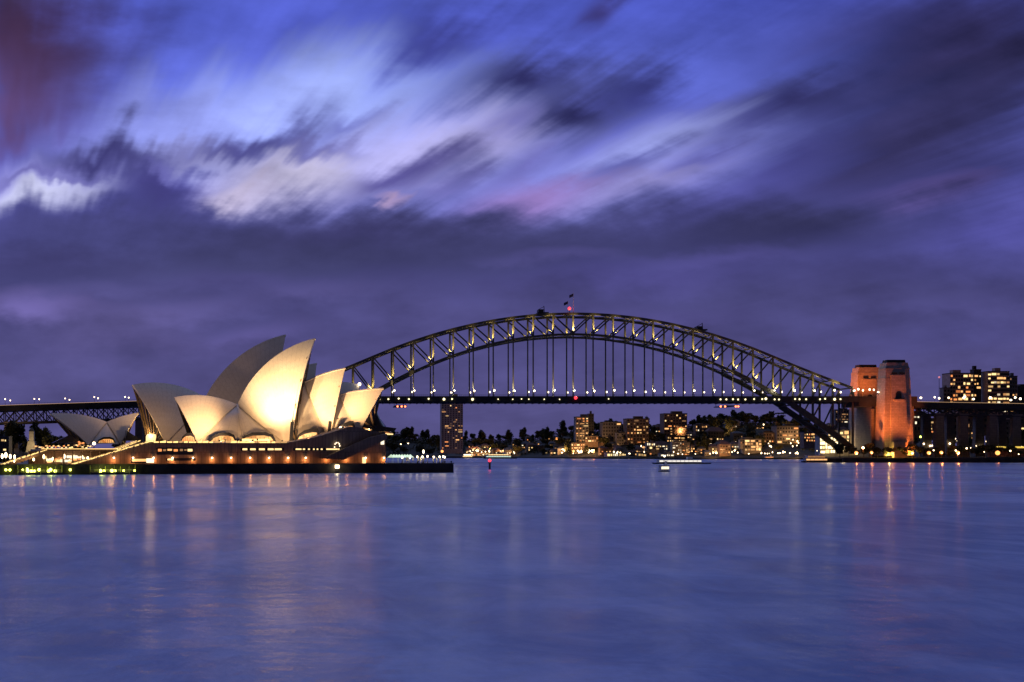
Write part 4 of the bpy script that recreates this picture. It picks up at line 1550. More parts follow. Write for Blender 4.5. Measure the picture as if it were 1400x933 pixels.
def block(name, label, cat, px0, px1, pyt, pyb, Y, wall, floors, cols, lit, pal, seed, roof='flat', depth=None, group=None, wf=.55, hf=.5, balcony=False, rz=0.0, zb=None):
    rnd = random.Random(seed)
    xc = xw((px0 + px1) / 2, Y)
    W = (px1 - px0) * Y / F
    zt = zw(pyt, Y)
    zb_ = zw(pyb, Y) if zb is None else zb
    H = max(3, zt - zb_)
    D = depth or max(8, W * .7)
    o = thing(name, label, cat, (xc, Y, zb_), rz, group)
    MB().box(-W / 2, W / 2, 0, D, -6, H).build('wall', M[wall], o)
    if roof == 'flat':
        mb = MB().box(-W / 2 - .25, W / 2 + .25, -.25, D + .25, H + .01, H + .8)
        rf = mb.build('roof', M['roof_grey'], o)
        hx = W * rnd.uniform(.12, .25)
        cx_ = rnd.uniform(-.2, .2) * W
        MB().box(cx_ - hx, cx_ + hx, D * .3, D * .7, H + .82, H + .8 + max(1.6, H * .08)).build('plant_room', M[wall], rf)
    elif roof == 'gable':
        e = .5
        hh = W * .28
        MB().add([(-W / 2 - e, -e, H + .01), (W / 2 + e, -e, H + .01), (W / 2 + e, D + e, H + .01), (-W / 2 - e, D + e, H + .01), (-W / 2 + W * .22, D / 2, H + hh), (W / 2 - W * .22, D / 2, H + hh)],
                 [(3, 2, 1, 0), (0, 1, 5, 4), (2, 3, 4, 5), (1, 2, 5), (3, 0, 4)]).build('roof', M['roof'], o)
    windows(o, rnd, W, D, H, floors, cols, lit, pal, wf, hf)
    if balcony:
        for f in range(1, floors):
            z = 1.0 + (H - 1.6) / floors * f
            MB().box(-W / 2 + .3, W / 2 - .3, -1.3, -.12, z - .18, z).build('balcony', M['wallC'], o)
    OCC.append((px0 - 1.5, px1 + 1.5, pyt, pyb, Y))
    return o


WP = ['w_warm', 'w_yellow', 'w_warm', 'w_orange', 'w_dim']
YP = ['w_yellow', 'w_pale', 'w_warm']
block('apartment_tower', 'tall slender slab tower with scattered lit windows behind the bridge deck', 'tower', 603.5, 633, 545, 615, 1985, 'wallT', 25, 8, .22, WP, 1, wf=.5, hf=.5)
block('apartment_block', 'slim apartment tower with lit balconies stacked down its left edge', 'apartment block', 787, 805, 570.5, 612, 1800, 'wallB', 12, 4, .5, WP, 2, balcony=True)
block('apartment_block', 'darkest narrow slab rising right beside the slim balcony tower', 'apartment block', 804.5, 812, 566.5, 612, 1815, 'wallD', 12, 2, .14, WP, 3)
block('apartment_block', 'low dark block with stepped roof between two tall apartment buildings', 'apartment block', 824, 850, 577.5, 602, 1800, 'wallB', 5, 7, .12, WP, 4)
block('apartment_block', 'broad brick apartment block with many orange windows left of the tallest block', 'apartment block', 857, 887, 573, 612, 1770, 'wallA', 9, 7, .42, WP, 5, balcony=True)
block('apartment_block', 'tallest brick block on the hill with yellow lit base floor', 'apartment block', 908, 939.5, 566, 604, 1790, 'wallA', 10, 8, .36, WP, 6)
block('apartment_block', 'row of brightly lit ground floor rooms at the foot of the tallest brick block', 'apartment block', 912, 940, 596.5, 606, 1775, 'wallA', 2, 9, .9, ['w_yellow', 'w_warm'], 7)
block('colonial_house', 'pale yellow floodlit house with columns facing the water', 'house', 884, 896, 605, 616, 1690, 'wallC', 2, 4, .9, ['w_yellow', 'w_pale'], 8, hf=.65)
block('colonial_house', 'low lit pavilion joined beside the pale yellow floodlit house', 'house', 896.5, 913, 608, 617, 1692, 'wallC', 2, 6, .7, ['w_yellow', 'w_pale'], 9, 'gable')
block('apartment_block', 'white waterside apartment block with stacked balconies', 'apartment block', 919, 932, 604.5, 624, 1675, 'wallC', 6, 5, .35, ['w_pale', 'w_dim'], 10, balcony=True)
block('apartment_block', 'dim brick wing with orange windows right of the white waterside block', 'apartment block', 932.5, 943, 605.5, 624, 1677, 'wallB', 6, 4, .4, ['w_orange', 'w_warm'], 11)
block('boat_shed', 'low white lit boat shed at the waterline', 'shed', 903, 922, 620, 626, 1655, 'wallC', 1, 7, .95, ['w_pale'], 12, hf=.5)
block('restaurant_pavilion', 'long yellow lit pavilion at the waterline below the dark trees', 'pavilion', 830, 856, 619, 626, 1700, 'wallC', 1, 10, .9, ['w_yellow', 'w_pale'], 13, hf=.6)
block('restaurant_pavilion', 'shorter yellow lit waterline pavilion below the broad brick block', 'pavilion', 872, 884, 619, 626, 1680, 'wallC', 1, 5, .9, ['w_yellow'], 14, hf=.6)
block('floodlit_building', 'golden floodlit stepped stone building above the waterline', 'building', 1018, 1041, 600.5, 618, 1650, 'wallC', 4, 6, .85, ['w_yellow', 'w_warm'], 15, wf=.8, hf=.75)
block('floodlit_building', 'low golden wing left of the floodlit stone building', 'building', 1012, 1020, 601, 608, 1652, 'wallC', 2, 3, .8, ['w_yellow', 'w_orange'], 16, wf=.8, hf=.7)
block('house', 'waterside house with orange lit rooms left of the golden building', 'house', 984, 999, 608, 622, 1640, 'wallA', 3, 4, .6, WP, 17, 'gable')
block('house', 'hillside house with a row of bright windows under the pines', 'house', 951, 967, 581, 592, 1760, 'wallB', 2, 6, .5, ['w_pale', 'w_warm'], 18)
block('apartment_block', 'orange lit block behind the three orange shore lamps', 'apartment block', 781, 800, 606, 624, 1790, 'wallA', 4, 6, .75, ['w_orange', 'w_warm', 'w_yellow'], 19)
block('apartment_block', 'pale low block between trees left of the broad brick block', 'apartment block', 843, 859, 592, 610, 1780, 'wallC', 4, 5, .15, WP, 20)
block('apartment_block', 'dark hillside block with lit strip right of the pines', 'apartment block', 1034, 1060, 583, 600, 1780, 'wallD', 4, 7, .35, WP, 21)
block('apartment_block', 'dim brick block above the golden floodlit building', 'apartment block', 1044, 1072, 592, 616, 1700, 'wallA', 5, 8, .33, WP, 22)
block('apartment_block', 'wide block with orange windows just left of the arch foot', 'apartment block', 1062, 1092, 583, 618, 1690, 'wallB', 7, 8, .25, WP, 23)
block('apartment_block', 'brightly lit terrace of rooms beside the arch foot', 'apartment block', 1099, 1118, 591.5, 606, 1500, 'wallA', 3, 6, .85, ['w_warm', 'w_yellow', 'w_orange'], 24)
block('apartment_block', 'low lit house row right of the slim tower foot', 'house', 800, 818, 597, 606, 1795, 'wallA', 2, 6, .55, WP, 25)
block('house', 'wide dark roofed house on the slope under the tallest pines', 'house', 968, 990, 590, 604, 1730, 'wallD', 3, 6, .25, WP, 26, 'gable')

# amusement pavilions blazing under the arch foot
BRT = ['w_pale', 'w_yellow', 'w_pale']
M['w_blaze'] = glow('window_blaze', (1.0, .78, .42), 2.6)
block('amusement_hall', 'blazing cream lit hall behind the foot of the arch', 'hall', 1121, 1146, 597, 622, 1168, 'wallC', 4, 7, 2, ['w_blaze', 'w_blaze', 'w_yellow'], 31, wf=.85, hf=.8)
block('amusement_hall', 'tall gold lit tower hall seen through the arch foot struts', 'hall', 1132, 1142, 581, 616, 1185, 'wallC', 6, 3, 2, ['w_blaze', 'w_yellow'], 32, 'gable', wf=.8, hf=.7)
block('amusement_hall', 'bright lit hall between the arch foot and the abutment', 'hall', 1146, 1161, 588, 620, 1178, 'wallC', 5, 4, 1.6, ['w_blaze', 'w_yellow', 'w_warm'], 33, 'gable', wf=.75, hf=.7)
block('apartment_block', 'grey block with white windows seen between deck and arch foot', 'apartment block', 1142, 1168, 561, 580, 1400, 'wallB', 5, 7, .5, ['w_pale', 'w_dim'], 34)
light('hall_light', 'POINT', (xw(1133, 1160), 1158, 14), 4000, (1, .72, .36), size=2)
light('hall_light', 'POINT', (xw(1152, 1168), 1168, 16), 4000, (1, .72, .36), size=2)
# right of the pylons
block('apartment_block', 'left one of the twin glazed apartment blocks above the viaduct', 'apartment block', 1299, 1331, 511, 566, 1330, 'wallT', 10, 9, .42, ['w_warm', 'w_yellow', 'w_yellow', 'w_orange'], 41, wf=.8, hf=.6, balcony=True)
block('apartment_block', 'dark penthouse wing attached right of the left glazed block', 'apartment block', 1331.5, 1341.5, 506, 566, 1336, 'wallD', 11, 3, .2, ['w_yellow', 'w_warm'], 42, wf=.6)
block('apartment_block', 'right one of the twin glazed apartment blocks with long lit floors', 'apartment block', 1350.5, 1380, 508.5, 566, 1330, 'wallT', 10, 7, .60, ['w_yellow', 'w_yellow', 'w_pale', 'w_warm'], 43, wf=.97, hf=.55, balcony=True)
block('apartment_block', 'stepped dark end wing of the right glazed block', 'apartment block', 1380.5, 1391, 515, 566, 1336, 'wallB', 9, 3, .18, ['w_warm', 'w_dim'], 44, balcony=True)
block('apartment_block', 'low annex with dim windows left of the twin glazed blocks', 'apartment block', 1290, 1299, 531, 566, 1326, 'wallB', 6, 2, .3, ['w_dim', 'w_warm'], 45, balcony=True)
block('apartment_block', 'unlit dark block at the right edge above the viaduct', 'apartment block', 1391.5, 1425, 529, 566, 1400, 'wallD', 6, 6, .03, ['w_dim'], 46)
for k, (a, b, t, bt, lab, lt, pal) in enumerate((
        (1246, 1266, 565, 592, 'grey block with long white balconies just right of the pylon', .35, ['w_pale', 'w_warm']),
        (1268, 1286, 575, 594, 'warm lit glazed house beneath the right viaduct', .75, ['w_warm', 'w_yellow', 'w_orange']),
        (1290, 1308, 570, 598, 'dark block with two round lights behind the viaduct piers', .15, ['w_warm', 'w_pale']),
        (1321, 1346, 590, 606, 'orange and yellow lit house between two viaduct piers', .5, ['w_orange', 'w_yellow', 'w_warm']),
        (1312, 1352, 562, 588, 'dim grey block with faint windows below the viaduct', .10, ['w_dim']),
        (1361, 1384, 575, 604, 'dim house with pale lights between the rightmost piers', .2, ['w_pale', 'w_warm']),
        (1388, 1420, 570, 606, 'lit house half cut by the right edge below the viaduct', .3, ['w_yellow', 'w_warm']))):
    block('house', lab, 'house', a, b, t, bt, 1220 + k * 9, 'wallB' if k % 2 else 'wallA', 3 + (k % 2), 5, lt, pal, 60 + k, 'flat')
# long pool hall with a lit yellow eave
o = thing('pool_hall', 'long low hall with a glowing yellow eave at the right edge', 'hall', (xw(1362, 1106), 1106, 5))
MB().box(0, 60, 0, 14, 0, zw(613, 1106) - 5).build('wall', mat('pink_wall', (.34, .17, .13), .8, 0, .2, .5), o)
MB().box(-1, 61, -1.5, 15, zw(613, 1106) - 4.99, zw(611.5, 1106) - 5).build('roof', M['roof_grey'], o)
MB().box(-1, 61, -1.9, -1.52, zw(613, 1106) - 5.0, zw(610.6, 1106) - 5).build('lit_eave', glow('eave_glow', (1, .66, .1), 1.0), o)
for k in range(8):
    MB().box(3 + k * 7, 3.5 + k * 7, -.3, -.02, 0, zw(613.4, 1106) - 5).build('pilaster', M['wallA'], o)

# ------------------------------------------------------------------ small houses on the far slopes
REG = [
    (640, 700, 22, 'small lit house on the far low shore right of the slab tower', 'houses right of the slab tower', .8),
    (700, 780, 18, 'small dark house with few lights on the far slope left of the slim tower', 'houses left of the slim tower', .45),
    (815, 905, 22, 'small house with few lit windows on the slope below the brick blocks', 'houses below the brick blocks', .35),
    (944, 1012, 24, 'small dim house among the trees between white block and golden building', 'houses below the pines', .35),
    (1042, 1100, 26, 'small orange lit house on the crowded slope left of the arch foot', 'houses left of the arch foot', .5),
]
rr_ = random.Random(99)
for (a, b, n, lab, grp, lt) in REG:
    for k in range(n):
        px_ = a + (b - a) * (k + rr_.uniform(.1, .9)) / n
        v_ = rr_.uniform(25, 200)
        if a == 640:
            v_ = rr_.uniform(15, 110)
        q = shore_pt(px_, v_)
        W = rr_.uniform(8, 15)
        H = rr_.uniform(5, 10)
        pyb_ = HY - (q.z - HC) * F / q.y
        if any(o_[0] - 3 < px_ < o_[1] + 3 and o_[4] > q.y and pyb_ > o_[2] and pyb_ - H < o_[3] for o_ in OCC):
            continue
        ho = thing('house', lab, 'house', q, rr_.uniform(-.3, .3), grp)
        MB().box(-W / 2, W / 2, 0, 9, -5, H).build('wall', M[rr_.choice(('wallA', 'wallB', 'wallC'))], ho)
        MB().add([(-W / 2 - .5, -.5, H + .01), (W / 2 + .5, -.5, H + .01), (W / 2 + .5, 9.5, H + .01), (-W / 2 - .5, 9.5, H + .01), (-W / 4, 4.5, H + 3), (W / 4, 4.5, H + 3)],
                 [(3, 2, 1, 0), (0, 1, 5, 4), (2, 3, 4, 5), (1, 2, 5), (3, 0, 4)]).build('roof', M[rr_.choice(('roof', 'roof_grey'))], ho)
        fl, cl = (2, 3) if H > 7 else (1, 3)
        for f in range(fl):
            for c in range(cl):
                mm = rr_.choice(WP + ['w_pale']) if rr_.random() < lt else 'w_dark'
                link('window', unit(mm), ho, (-W / 2 + W * (c + .5) / cl, -.06, 1.2 + f * 3.4), 0, (rr_.uniform(1.2, 2.4), .18, rr_.uniform(1.1, 1.7)))

# ------------------------------------------------------------------ trees on the slopes
rt = random.Random(5)
TREG = [
    (470, 602, 58, 'dark rounded tree on the wooded headland left of the slab tower', 'trees on the wooded headland', (4, 225)),
    (634, 770, 44, 'dark tree on the low far shore between slab tower and orange lamps', 'trees on the low far shore', (10, 225)),
    (770, 905, 50, 'dark tree between the apartment blocks of the far slope', 'trees between the apartment blocks', (12, 225)),
    (940, 1125, 84, 'dark tree on the steep slope right of the white waterside block', 'trees on the steep slope', (12, 225)),
]
for (a, b, n, lab, grp, (v0, v1)) in TREG:
    made = 0
    tries = 0
    while made < n and tries < n * 8:
        tries += 1
        px_ = rt.uniform(a, b)
        v_ = v0 + (v1 - v0) * rt.random() ** .8
        if tries % 3 == 0:
            v_ = rt.uniform(195, 235)
        q = shore_pt(px_, v_)
        pyb_ = HY - (q.z - HC) * F / q.y
        pyt_ = pyb_ - 11
        if any(o_[0] < px_ < o_[1] and q.y < o_[4] and pyb_ > o_[2] and pyt_ < o_[3] - 2 for o_ in OCC) and rt.random() < .93:
            continue
        q.z -= 1
        tree('tree', rt.choice(('round', 'round', 'tall')), q, rt.uniform(.9, 1.55), lab, grp, rt)
        made += 1
# the wood that clothes the slopes reads as one mass
wd = random.Random(8)
wm = MB()
for (a, b, n, v0, v1) in ((395, 605, 2300, 6, 235), (600, 770, 1700, 40, 235), (770, 905, 1000, 90, 240), (905, 1150, 2600, 30, 240)):
    lumps = []
    for k in range(n // 9):
        p_, v_ = wd.uniform(a, b), v0 + (v1 - v0) * wd.random() ** .55
        q = shore_pt(p_, v_)
        pyb_ = HY - (q.z - HC) * F / q.y
        if any(o_[0] - 2 < p_ < o_[1] + 2 and q.y < o_[4] and pyb_ > o_[2] for o_ in OCC):
            continue
        lumps.append((q, wd.uniform(4, 8) * (1.25 if v_ > 175 else 1)))
    for q, r_ in lumps:
        for k in range(40):
            d = Vector((wd.gauss(0, 1), wd.gauss(0, 1), abs(wd.gauss(0, .8)))).normalized() * r_ * wd.random() ** .4
            c = q + Vector((d.x * 1.5, d.y, d.z * 1.15))
            u = Vector((wd.gauss(0, 1), wd.gauss(0, 1), wd.gauss(0, .6))).normalized()
            v = u.cross(Vector((wd.gauss(0, 1), wd.gauss(0, 1), wd.gauss(0, 1)))).normalized()
            s_ = wd.uniform(.9, 1.9)
            wm.add([c - u * s_, c + v * s_ * .6, c + u * s_, c - v * s_ * .6], [(0, 1, 2, 3)])
wo_ = struct(wm.build('woodland', M['leaf']), 'stuff')
for px_ in (958, 966, 983, 1001, 1022, 1026, 1052, 1068, 915):
    q = shore_pt(px_, 205 + (px_ % 7) * 4)
    tree('pine_tree', 'pine', q - Vector((0, 0, 4)), rt.uniform(.85, 1.1) * (1.2 if px_ == 1022 else 1), 'flat topped pine standing on the hill skyline under the bridge deck', 'pines on the hill skyline', rt)
# shore trees by the pylons
for k in range(26):
    px_ = 1150 + k * 9.8 + rt.uniform(-2, 2)
    Y_ = 1096 + rt.uniform(0, 12)
    if 1205 < px_ < 1240 and k % 2:
        Y_ = 1092
    tree('tree', 'round', (xw(px_, Y_), Y_, 4.0), rt.uniform(.55, .95), 'small dark tree on the waterfront lawn by the pylons', 'waterfront trees by the pylons', rt)
for k in range(14):
    px_ = 1240 + k * 12 + rt.uniform(-3, 3)
    Y_ = 1180 + rt.uniform(0, 30)
    tree('tree', rt.choice(('round', 'tall')), (xw(px_, Y_), Y_, 11 + rt.uniform(-3, 6)), rt.uniform(.7, 1.1), 'dark tree behind the piers of the right viaduct', 'trees behind the right viaduct', rt)
for k in range(14):
    px_ = -14 + k * 7.8 + rt.uniform(-3, 3)
    Y_ = 1040 + rt.uniform(0, 60)
    tree('tree', rt.choice(('round', 'tall')), (xw(px_, Y_), Y_, 4 + (Y_ - 1040) * .12), rt.uniform(.8, 1.6), 'dark tree below the left viaduct behind the restaurant shells', 'trees below the left viaduct', rt)
# lit small tower and quay rooms at the far left
o = thing('stone_tower', 'small pale lit stone tower below the left viaduct', 'tower', (xw(42, 1030), 1030, 9))
MB().frustum(-4.2, 4.2, 0, 8, 0, -2.6, 2.6, 1, 7, 9).build('base', M['wallC'], o)
MB().box(-1.9, 1.9, 2, 6, 9.02, 17).build('shaft', M['wallC'], o)
MB().lathe((0, 4, 17.02), [(2.4, 0), (1.7, 1.5), (.2, 3.5)], 8).build('roof', M['roof_grey'], o)
light('stone_tower_light', 'POINT', (xw(42, 1018), 1018, 14), 8000, (1, .72, .34), size=.5)
light('pier_light', 'POINT', (xw(14.5, 1112), 1116, 26), 6000, (1, .6, .3), size=.5)
block('quay_building', 'quay building with a short row of green yellow windows at the left edge', 'building', -14, 12, 598, 620, 1010, 'wallD', 3, 9, .3, ['w_yellow'], 77)

# ------------------------------------------------------------------ shore lamps
o0 = None
LIST = [
    (761, 616.5, 1955, .9, 1.35, 'orange shore lamp, leftmost of three bright ones by the far waterline'),
    (784, 617, 1760, 1.0, 1.3, 'orange shore lamp, middle one of three bright ones by the far waterline'),
    (811.5, 618, 1735, 1.0, 1.3, 'orange shore lamp, rightmost of three bright ones by the far waterline'),
    (1170.5, 619.3, 1087, 1.0, 1.05, 'orange waterfront lamp in front of the abutment, left of two'),
    (1191.5, 619, 1087, 1.0, .95, 'orange waterfront lamp in front of the abutment, right of two'),
    (1220, 619.5, 1088, .8, .7, 'faint orange lamp among trees at the orange pylon foot'),
    (1247.5, 619.5, 1087, .9, .85, 'orange waterfront lamp just right of the orange pylon'),
    (1270, 619.5, 1087, 1.0, 1.15, 'orange waterfront lamp, first of three in a row right of the pylons'),
    (1287, 619, 1087, 1.0, 1.05, 'orange waterfront lamp, second of three in a row right of the pylons'),
    (1309.5, 619, 1087, 1.0, 1.05, 'orange waterfront lamp, third of three in a row right of the pylons'),
    (1364, 619.5, 1087, 1.0, 1.45, 'largest orange waterfront lamp near the right edge'),
]
for (px_, py_, Y_, k_, r_, lab) in LIST:
    zb_ = 3.9 if Y_ < 1200 else shore_pt(px_, Y_ - lerp_t(SHORE, px_)).z if Y_ > lerp_t(SHORE, px_) else 2
    h_ = max(3, zw(py_, Y_) - zb_)
    street_lamp('street_lamp', h_, r_ * 1.3, 'lamp_orange', lab, 'street lamp', 'orange shore lamps', (xw(px_, Y_), Y_, zb_))
    light('lamp_or_facade_fill', 'POINT', (xw(px_, Y_), Y_ - 1.5, zb_ + h_ - .6), 3200 * r_, (1, .26, .06), size=.5)
street_lamp('street_lamp', zw(612.5, 1092) - 4, 1.05, 'lamp_warm', 'pale round lamp at the foot of the abutment', 'street lamp', None, (xw(1180, 1092), 1092, 4))
street_lamp('street_lamp', zw(597.5, 1110) - 6, .8, 'lamp_green', 'greenish lamp right of the orange pylon', 'street lamp', None, (xw(1258.5, 1110), 1110, 6))
rl_ = random.Random(44)
l0 = None
for k in range(120):
    px_ = rl_.choice((rl_.uniform(640, 705), rl_.uniform(768, 812), rl_.uniform(830, 1095), rl_.uniform(1040, 1095)))
    v_ = rl_.uniform(6, 60) if px_ < 820 else rl_.choice((6, rl_.uniform(6, 180)))
    q = shore_pt(px_, v_)
    if k % 4 == 0:
        light('lamp_or_facade_fill', 'SPOT', q + Vector((0, -12, 9)), 24000, (1, .50, .18), None, q + Vector((0, 12, 5)), .5, 130, 1)  # added facade fill, set forward of the lamp and turned from the water
    if l0 is None:
        l0 = street_lamp('street_lamp', 6, .8, 'lamp_warm', 'small warm street lamp on the far shore across the water', 'street lamp', 'street lamps across the water', q)
    else:
        c = rl_.uniform(.6, 1.25)
        dup(l0, q, 0, scale=(c, c, rl_.uniform(.8, 1.4)))
for k in range(30):
    px_ = 1245 + rl_.uniform(0, 155)
    Y_ = rl_.choice((1092, 1150, 1190, 1215))
    z_ = {1092: 4, 1150: 9, 1190: 14, 1215: 20}[Y_] + rl_.uniform(0, 4)
    c = rl_.uniform(.45, 1.0)
    dup(l0, (xw(px_, Y_), Y_, z_), 0, label='small warm lamp under the viaduct right of the pylons', group='small lamps under the right viaduct', scale=(c, c, c))
for k, (px_, py_) in enumerate(((548, 602.5 + 5), (558, 606.5))):
    q = shore_pt(px_, 60)
    q.z = zw(py_, q.y) - 6
    dup(l0, q, 0, label=('left', 'right')[k] + ' one of two lamps on the dark wooded headland', group='headland lamps', scale=(1.25, 1.25, 1))

# ------------------------------------------------------------------ promontory: marquee, lamps, railing, parasols
mq = thing('marquee', 'long pale marquee with scalloped edge on the promenade behind the podium end', 'marquee', wl(Vector((s_of(536, 14), 14, Z_PROM + .06))), PHI)
ln = s_of(566, 14) - s_of(536, 14)
for k in range(5):
    for yy in (0, 6):
        MB().tube((ln * k / 4, yy, 0), (ln * k / 4, yy, 2.7), .06).build('post', M['white_paint'], mq)
mb = MB()
ns = 8
for k in range(ns):
    a, b = ln * k / ns, ln * (k + 1) / ns
    mb.add([(a, -.3, 2.7), (b, -.3, 2.7), (b, 6.3, 2.7), (a, 6.3, 2.7), ((a + b) / 2, 3, 4.2)], [(0, 1, 4), (1, 2, 4), (2, 3, 4), (3, 0, 4)])
mb.build('canopy', glow('marquee_canvas_glow', (.75, 1, .72), .75, base=(.7, .75, .66)), mq)  # glow put into the canvas itself; the canopy is no lamp
sp = thing('parasol', 'closed pale parasol standing among the promenade tables', 'parasol', wl(Vector((s_of(556, 2), 2, Z_PROM + .06))), 0, 'parasols on the promenade')
MB().tube((0, 0, 0), (0, 0, 3.0), .05).build('pole', M['white_paint'], sp)
MB().lathe((0, 0, 1.2), [(.12, 0), (.28, .3), (.22, 1.2), (.04, 1.9)], 8).build('canopy', M['canvas'], sp)
for k in range(9):
    dup(sp, wl(Vector((s_of(560 + k * 4.6, 2), random.uniform(-3, 6), Z_PROM + .06))))
tb0 = thing('table', 'small dark cafe table on the promenade tip', 'table', wl(Vector((s_of(550, -2), -2, Z_PROM + .06))), 0, 'tables on the promenade')
MB().tube((0, 0, 0), (0, 0, .72), .05).build('leg', M['black_post'], tb0)
MB().lathe((0, 0, .72), [(.5, 0), (.5, .05)], 10).build('tabletop', M['wood'], tb0)
for k in range(14):
    dup(tb0, wl(Vector((s_of(552 + k * 3.9, -2), random.uniform(-5, 3), Z_PROM + .06))))
pl = None
for (px_, py_, r_) in ((550, 626, .42), (560.5, 626.5, .3), (570.5, 625, .4), (577.5, 625, .45), (584.5, 624.5, .42), (593, 625.3, .48), (601, 625, .38), (606, 624.7, .4), (608, 625.5, .4), (579, 618, .4)):
    d_ = random.uniform(-4, 2)
    p = L(px_, py_, d_)
    loc = wl(Vector((p.x, d_, Z_PROM + .06)))
    if pl is None:
        pl = street_lamp('promenade_lamp', p.z - Z_PROM, .45, 'lamp_white', 'white globe lamp on the tip of the promenade right of the podium', 'street lamp', 'globe lamps on the promenade tip', loc)
    else:
        dup(pl, loc, 0, scale=(r_ / .45, r_ / .45, (p.z - Z_PROM) / (L(550, 626, 0).z - Z_PROM)))
    light('promenade_lamp_light', 'POINT', loc + Vector((0, -.6, 2.4)), 120, (1, .75, .42), size=.3)
p = L(604.5, 617.5, 4)
street_lamp('promenade_lamp', p.z - Z_PROM, .6, 'lamp_orange', 'single taller orange lamp above the white globes on the promenade', 'street lamp', None, wl(Vector((p.x, 4, Z_PROM + .06))))
rg = thing('railing', 'thin dark railing along the edge of the promenade tip', 'railing', (0, 0, 0))
mb = MB()
s0, s1 = s_of(530, -8), s_of(618, -8)
k = s0
while k < s1:
    mb.bar(wl(Vector((k, -8.0, Z_PROM + .05))), wl(Vector((k, -8.0, Z_PROM + 1.1))), .06)
    k += 1.6
mb.build('rail_posts', M['black_post'], rg)
mb = MB()
for zz in (1.1, .6):
    mb.bar(wl(Vector((s0, -8.0, Z_PROM + zz))), wl(Vector((s1, -8.0, Z_PROM + zz))), .06)
mb.build('handrail', M['black_post'], rg)
# bollards on the end of the wall
b0 = None
for px_ in (617, 608, 571):
    loc = wl(Vector((s_of(px_, -7.2), -7.2, Z_PROM + .06)))
    if b0 is None:
        b0 = thing('bollard', 'dark mooring bollard on the promenade edge', 'bollard', loc, 0, 'mooring bollards')
        MB().lathe((0, 0, 0), [(.3, 0), (.25, .2), (.22, .9), (.4, 1.0), (.38, 1.25), (.1, 1.35)], 10).build('body', M['black_post'], b0)
    else:
        dup(b0, loc)
# wall light low on the sea wall
p = L(461, 639.5, -9.5)
o = thing('sea_wall_light', 'bright pale lamp box fixed low on the sea wall below the podium stair', 'lamp', wl(p))
MB().box(-.9, .9, -.25, .25, -.3, 1.1).build('lens', M['lamp_warm'], o)
MB().box(-.5, .5, -.2, .25, -1.7, -.32).build('bracket', M['black_post'], o)
light('sea_wall_lamp_light', 'POINT', wl(p) + Vector((0, -1.2, .4)), 300, (1, .8, .45), size=.3)
p = L(461, 610, -1)
o = thing('arched_lamp', 'small arched cluster of white lights on the podium wall', 'lamp', wl(p))
for k in range(6):
    a = math.pi * k / 5
    MB().ball((math.cos(a) * 1.1, 0, math.sin(a) * 1.5 + (-.5 if k == 5 else 0)), .22, 8, 5).build('bulb', M['lamp_white'], o, True)

# ------------------------------------------------------------------ wharf pontoons at the left
def pontoon(pxa, pxb, label, lamps):
    d0 = -13.5
    s0, s1 = s_of(pxa, d0), s_of(pxb, d0)
    o = thing('pontoon', label, 'pontoon', wl(Vector((s0, d0, 0))), PHI)
    W = s1 - s0
    MB().box(0, W, 0, 4.0, -.6, .75).build('float', M['hull_dark'], o)
    MB().box(.1, W - .1, .1, 3.9, .752, .9).build('decking', M['wood'], o)
    n = max(4, int(W / 2.7))
    for k in range(n + 1):
        MB().tube((W * k / n, -.05 if k % 2 else 4.05, -3), (W * k / n, -.05 if k % 2 else 4.05, 3.3 + .5 * (k % 3 == 0)), .17, n=7).build('pile', bpy.data.materials.get('pile_paint') or mat('pile_paint', (.45, .45, .14), .7, 0, .3, 1), o)
    rlm = MB()
    rlm.bar((0, 3.8, 1.9), (W, 3.8, 1.9), .08)
    rlm.bar((0, 3.8, 1.4), (W, 3.8, 1.4), .06)
    rlm.build('railing', M['white_paint'], o)
    for (px_, py_, r_) in lamps:
        s = s_of(px_, d0 + 2) - s0
        Yp = OY + (s + s0) * SA + (d0 + 2) * CA
        z = zw(py_, Yp)
        street_lamp('pontoon_lamp', max(.6, z - .9), r_ * 1.35, 'lamp_green', 'yellow green globe lamp on the %s pontoon' % ('left' if pxa < 100 else 'right'), 'lamp',
                    'yellow green lamps on the %s pontoon' % ('left' if pxa < 100 else 'right'), wl(Vector((s + s0, d0 + 2, .9))))
    for f in (.25, .75):
        light('pontoon_light', 'POINT', wl(Vector((s0 + W * f, d0 + 1.2, 2.6))), 160, (.9, 1, .2), size=.3)


pontoon(25, 86, 'longer timber pontoon with yellow green lamps at the left sea wall', [(37, 642, .5), (38, 646.5, .5), (43, 647, .42), (47, 646.5, .38), (53.5, 642.5, .45), (66.5, 647.5, .45), (69, 642.5, .5), (75.5, 647, .45), (31, 642.5, .25)])
pontoon(125, 187, 'shorter timber pontoon with fewer yellow green lamps at the sea wall', [(137.5, 646.5, .5), (153, 646, .5), (157.5, 645.5, .35), (169, 646, .3), (184, 645, .3), (142.5, 645.5, .3)])
for px_, py_ in ((8, 642.6), (13.5, 642.8), (96, 642.5)):
    p = L(px_, py_, -9.6)
    o = tag(MB().ball((0, 0, 0), .5, 12, 8).build('bulkhead_lamp', M['lamp_green'], None, True), 'yellow green bulkhead lamp fixed on the sea wall face beside the pontoons', 'lamp', 'bulkhead lamps on the sea wall')
    o.location = wl(p)
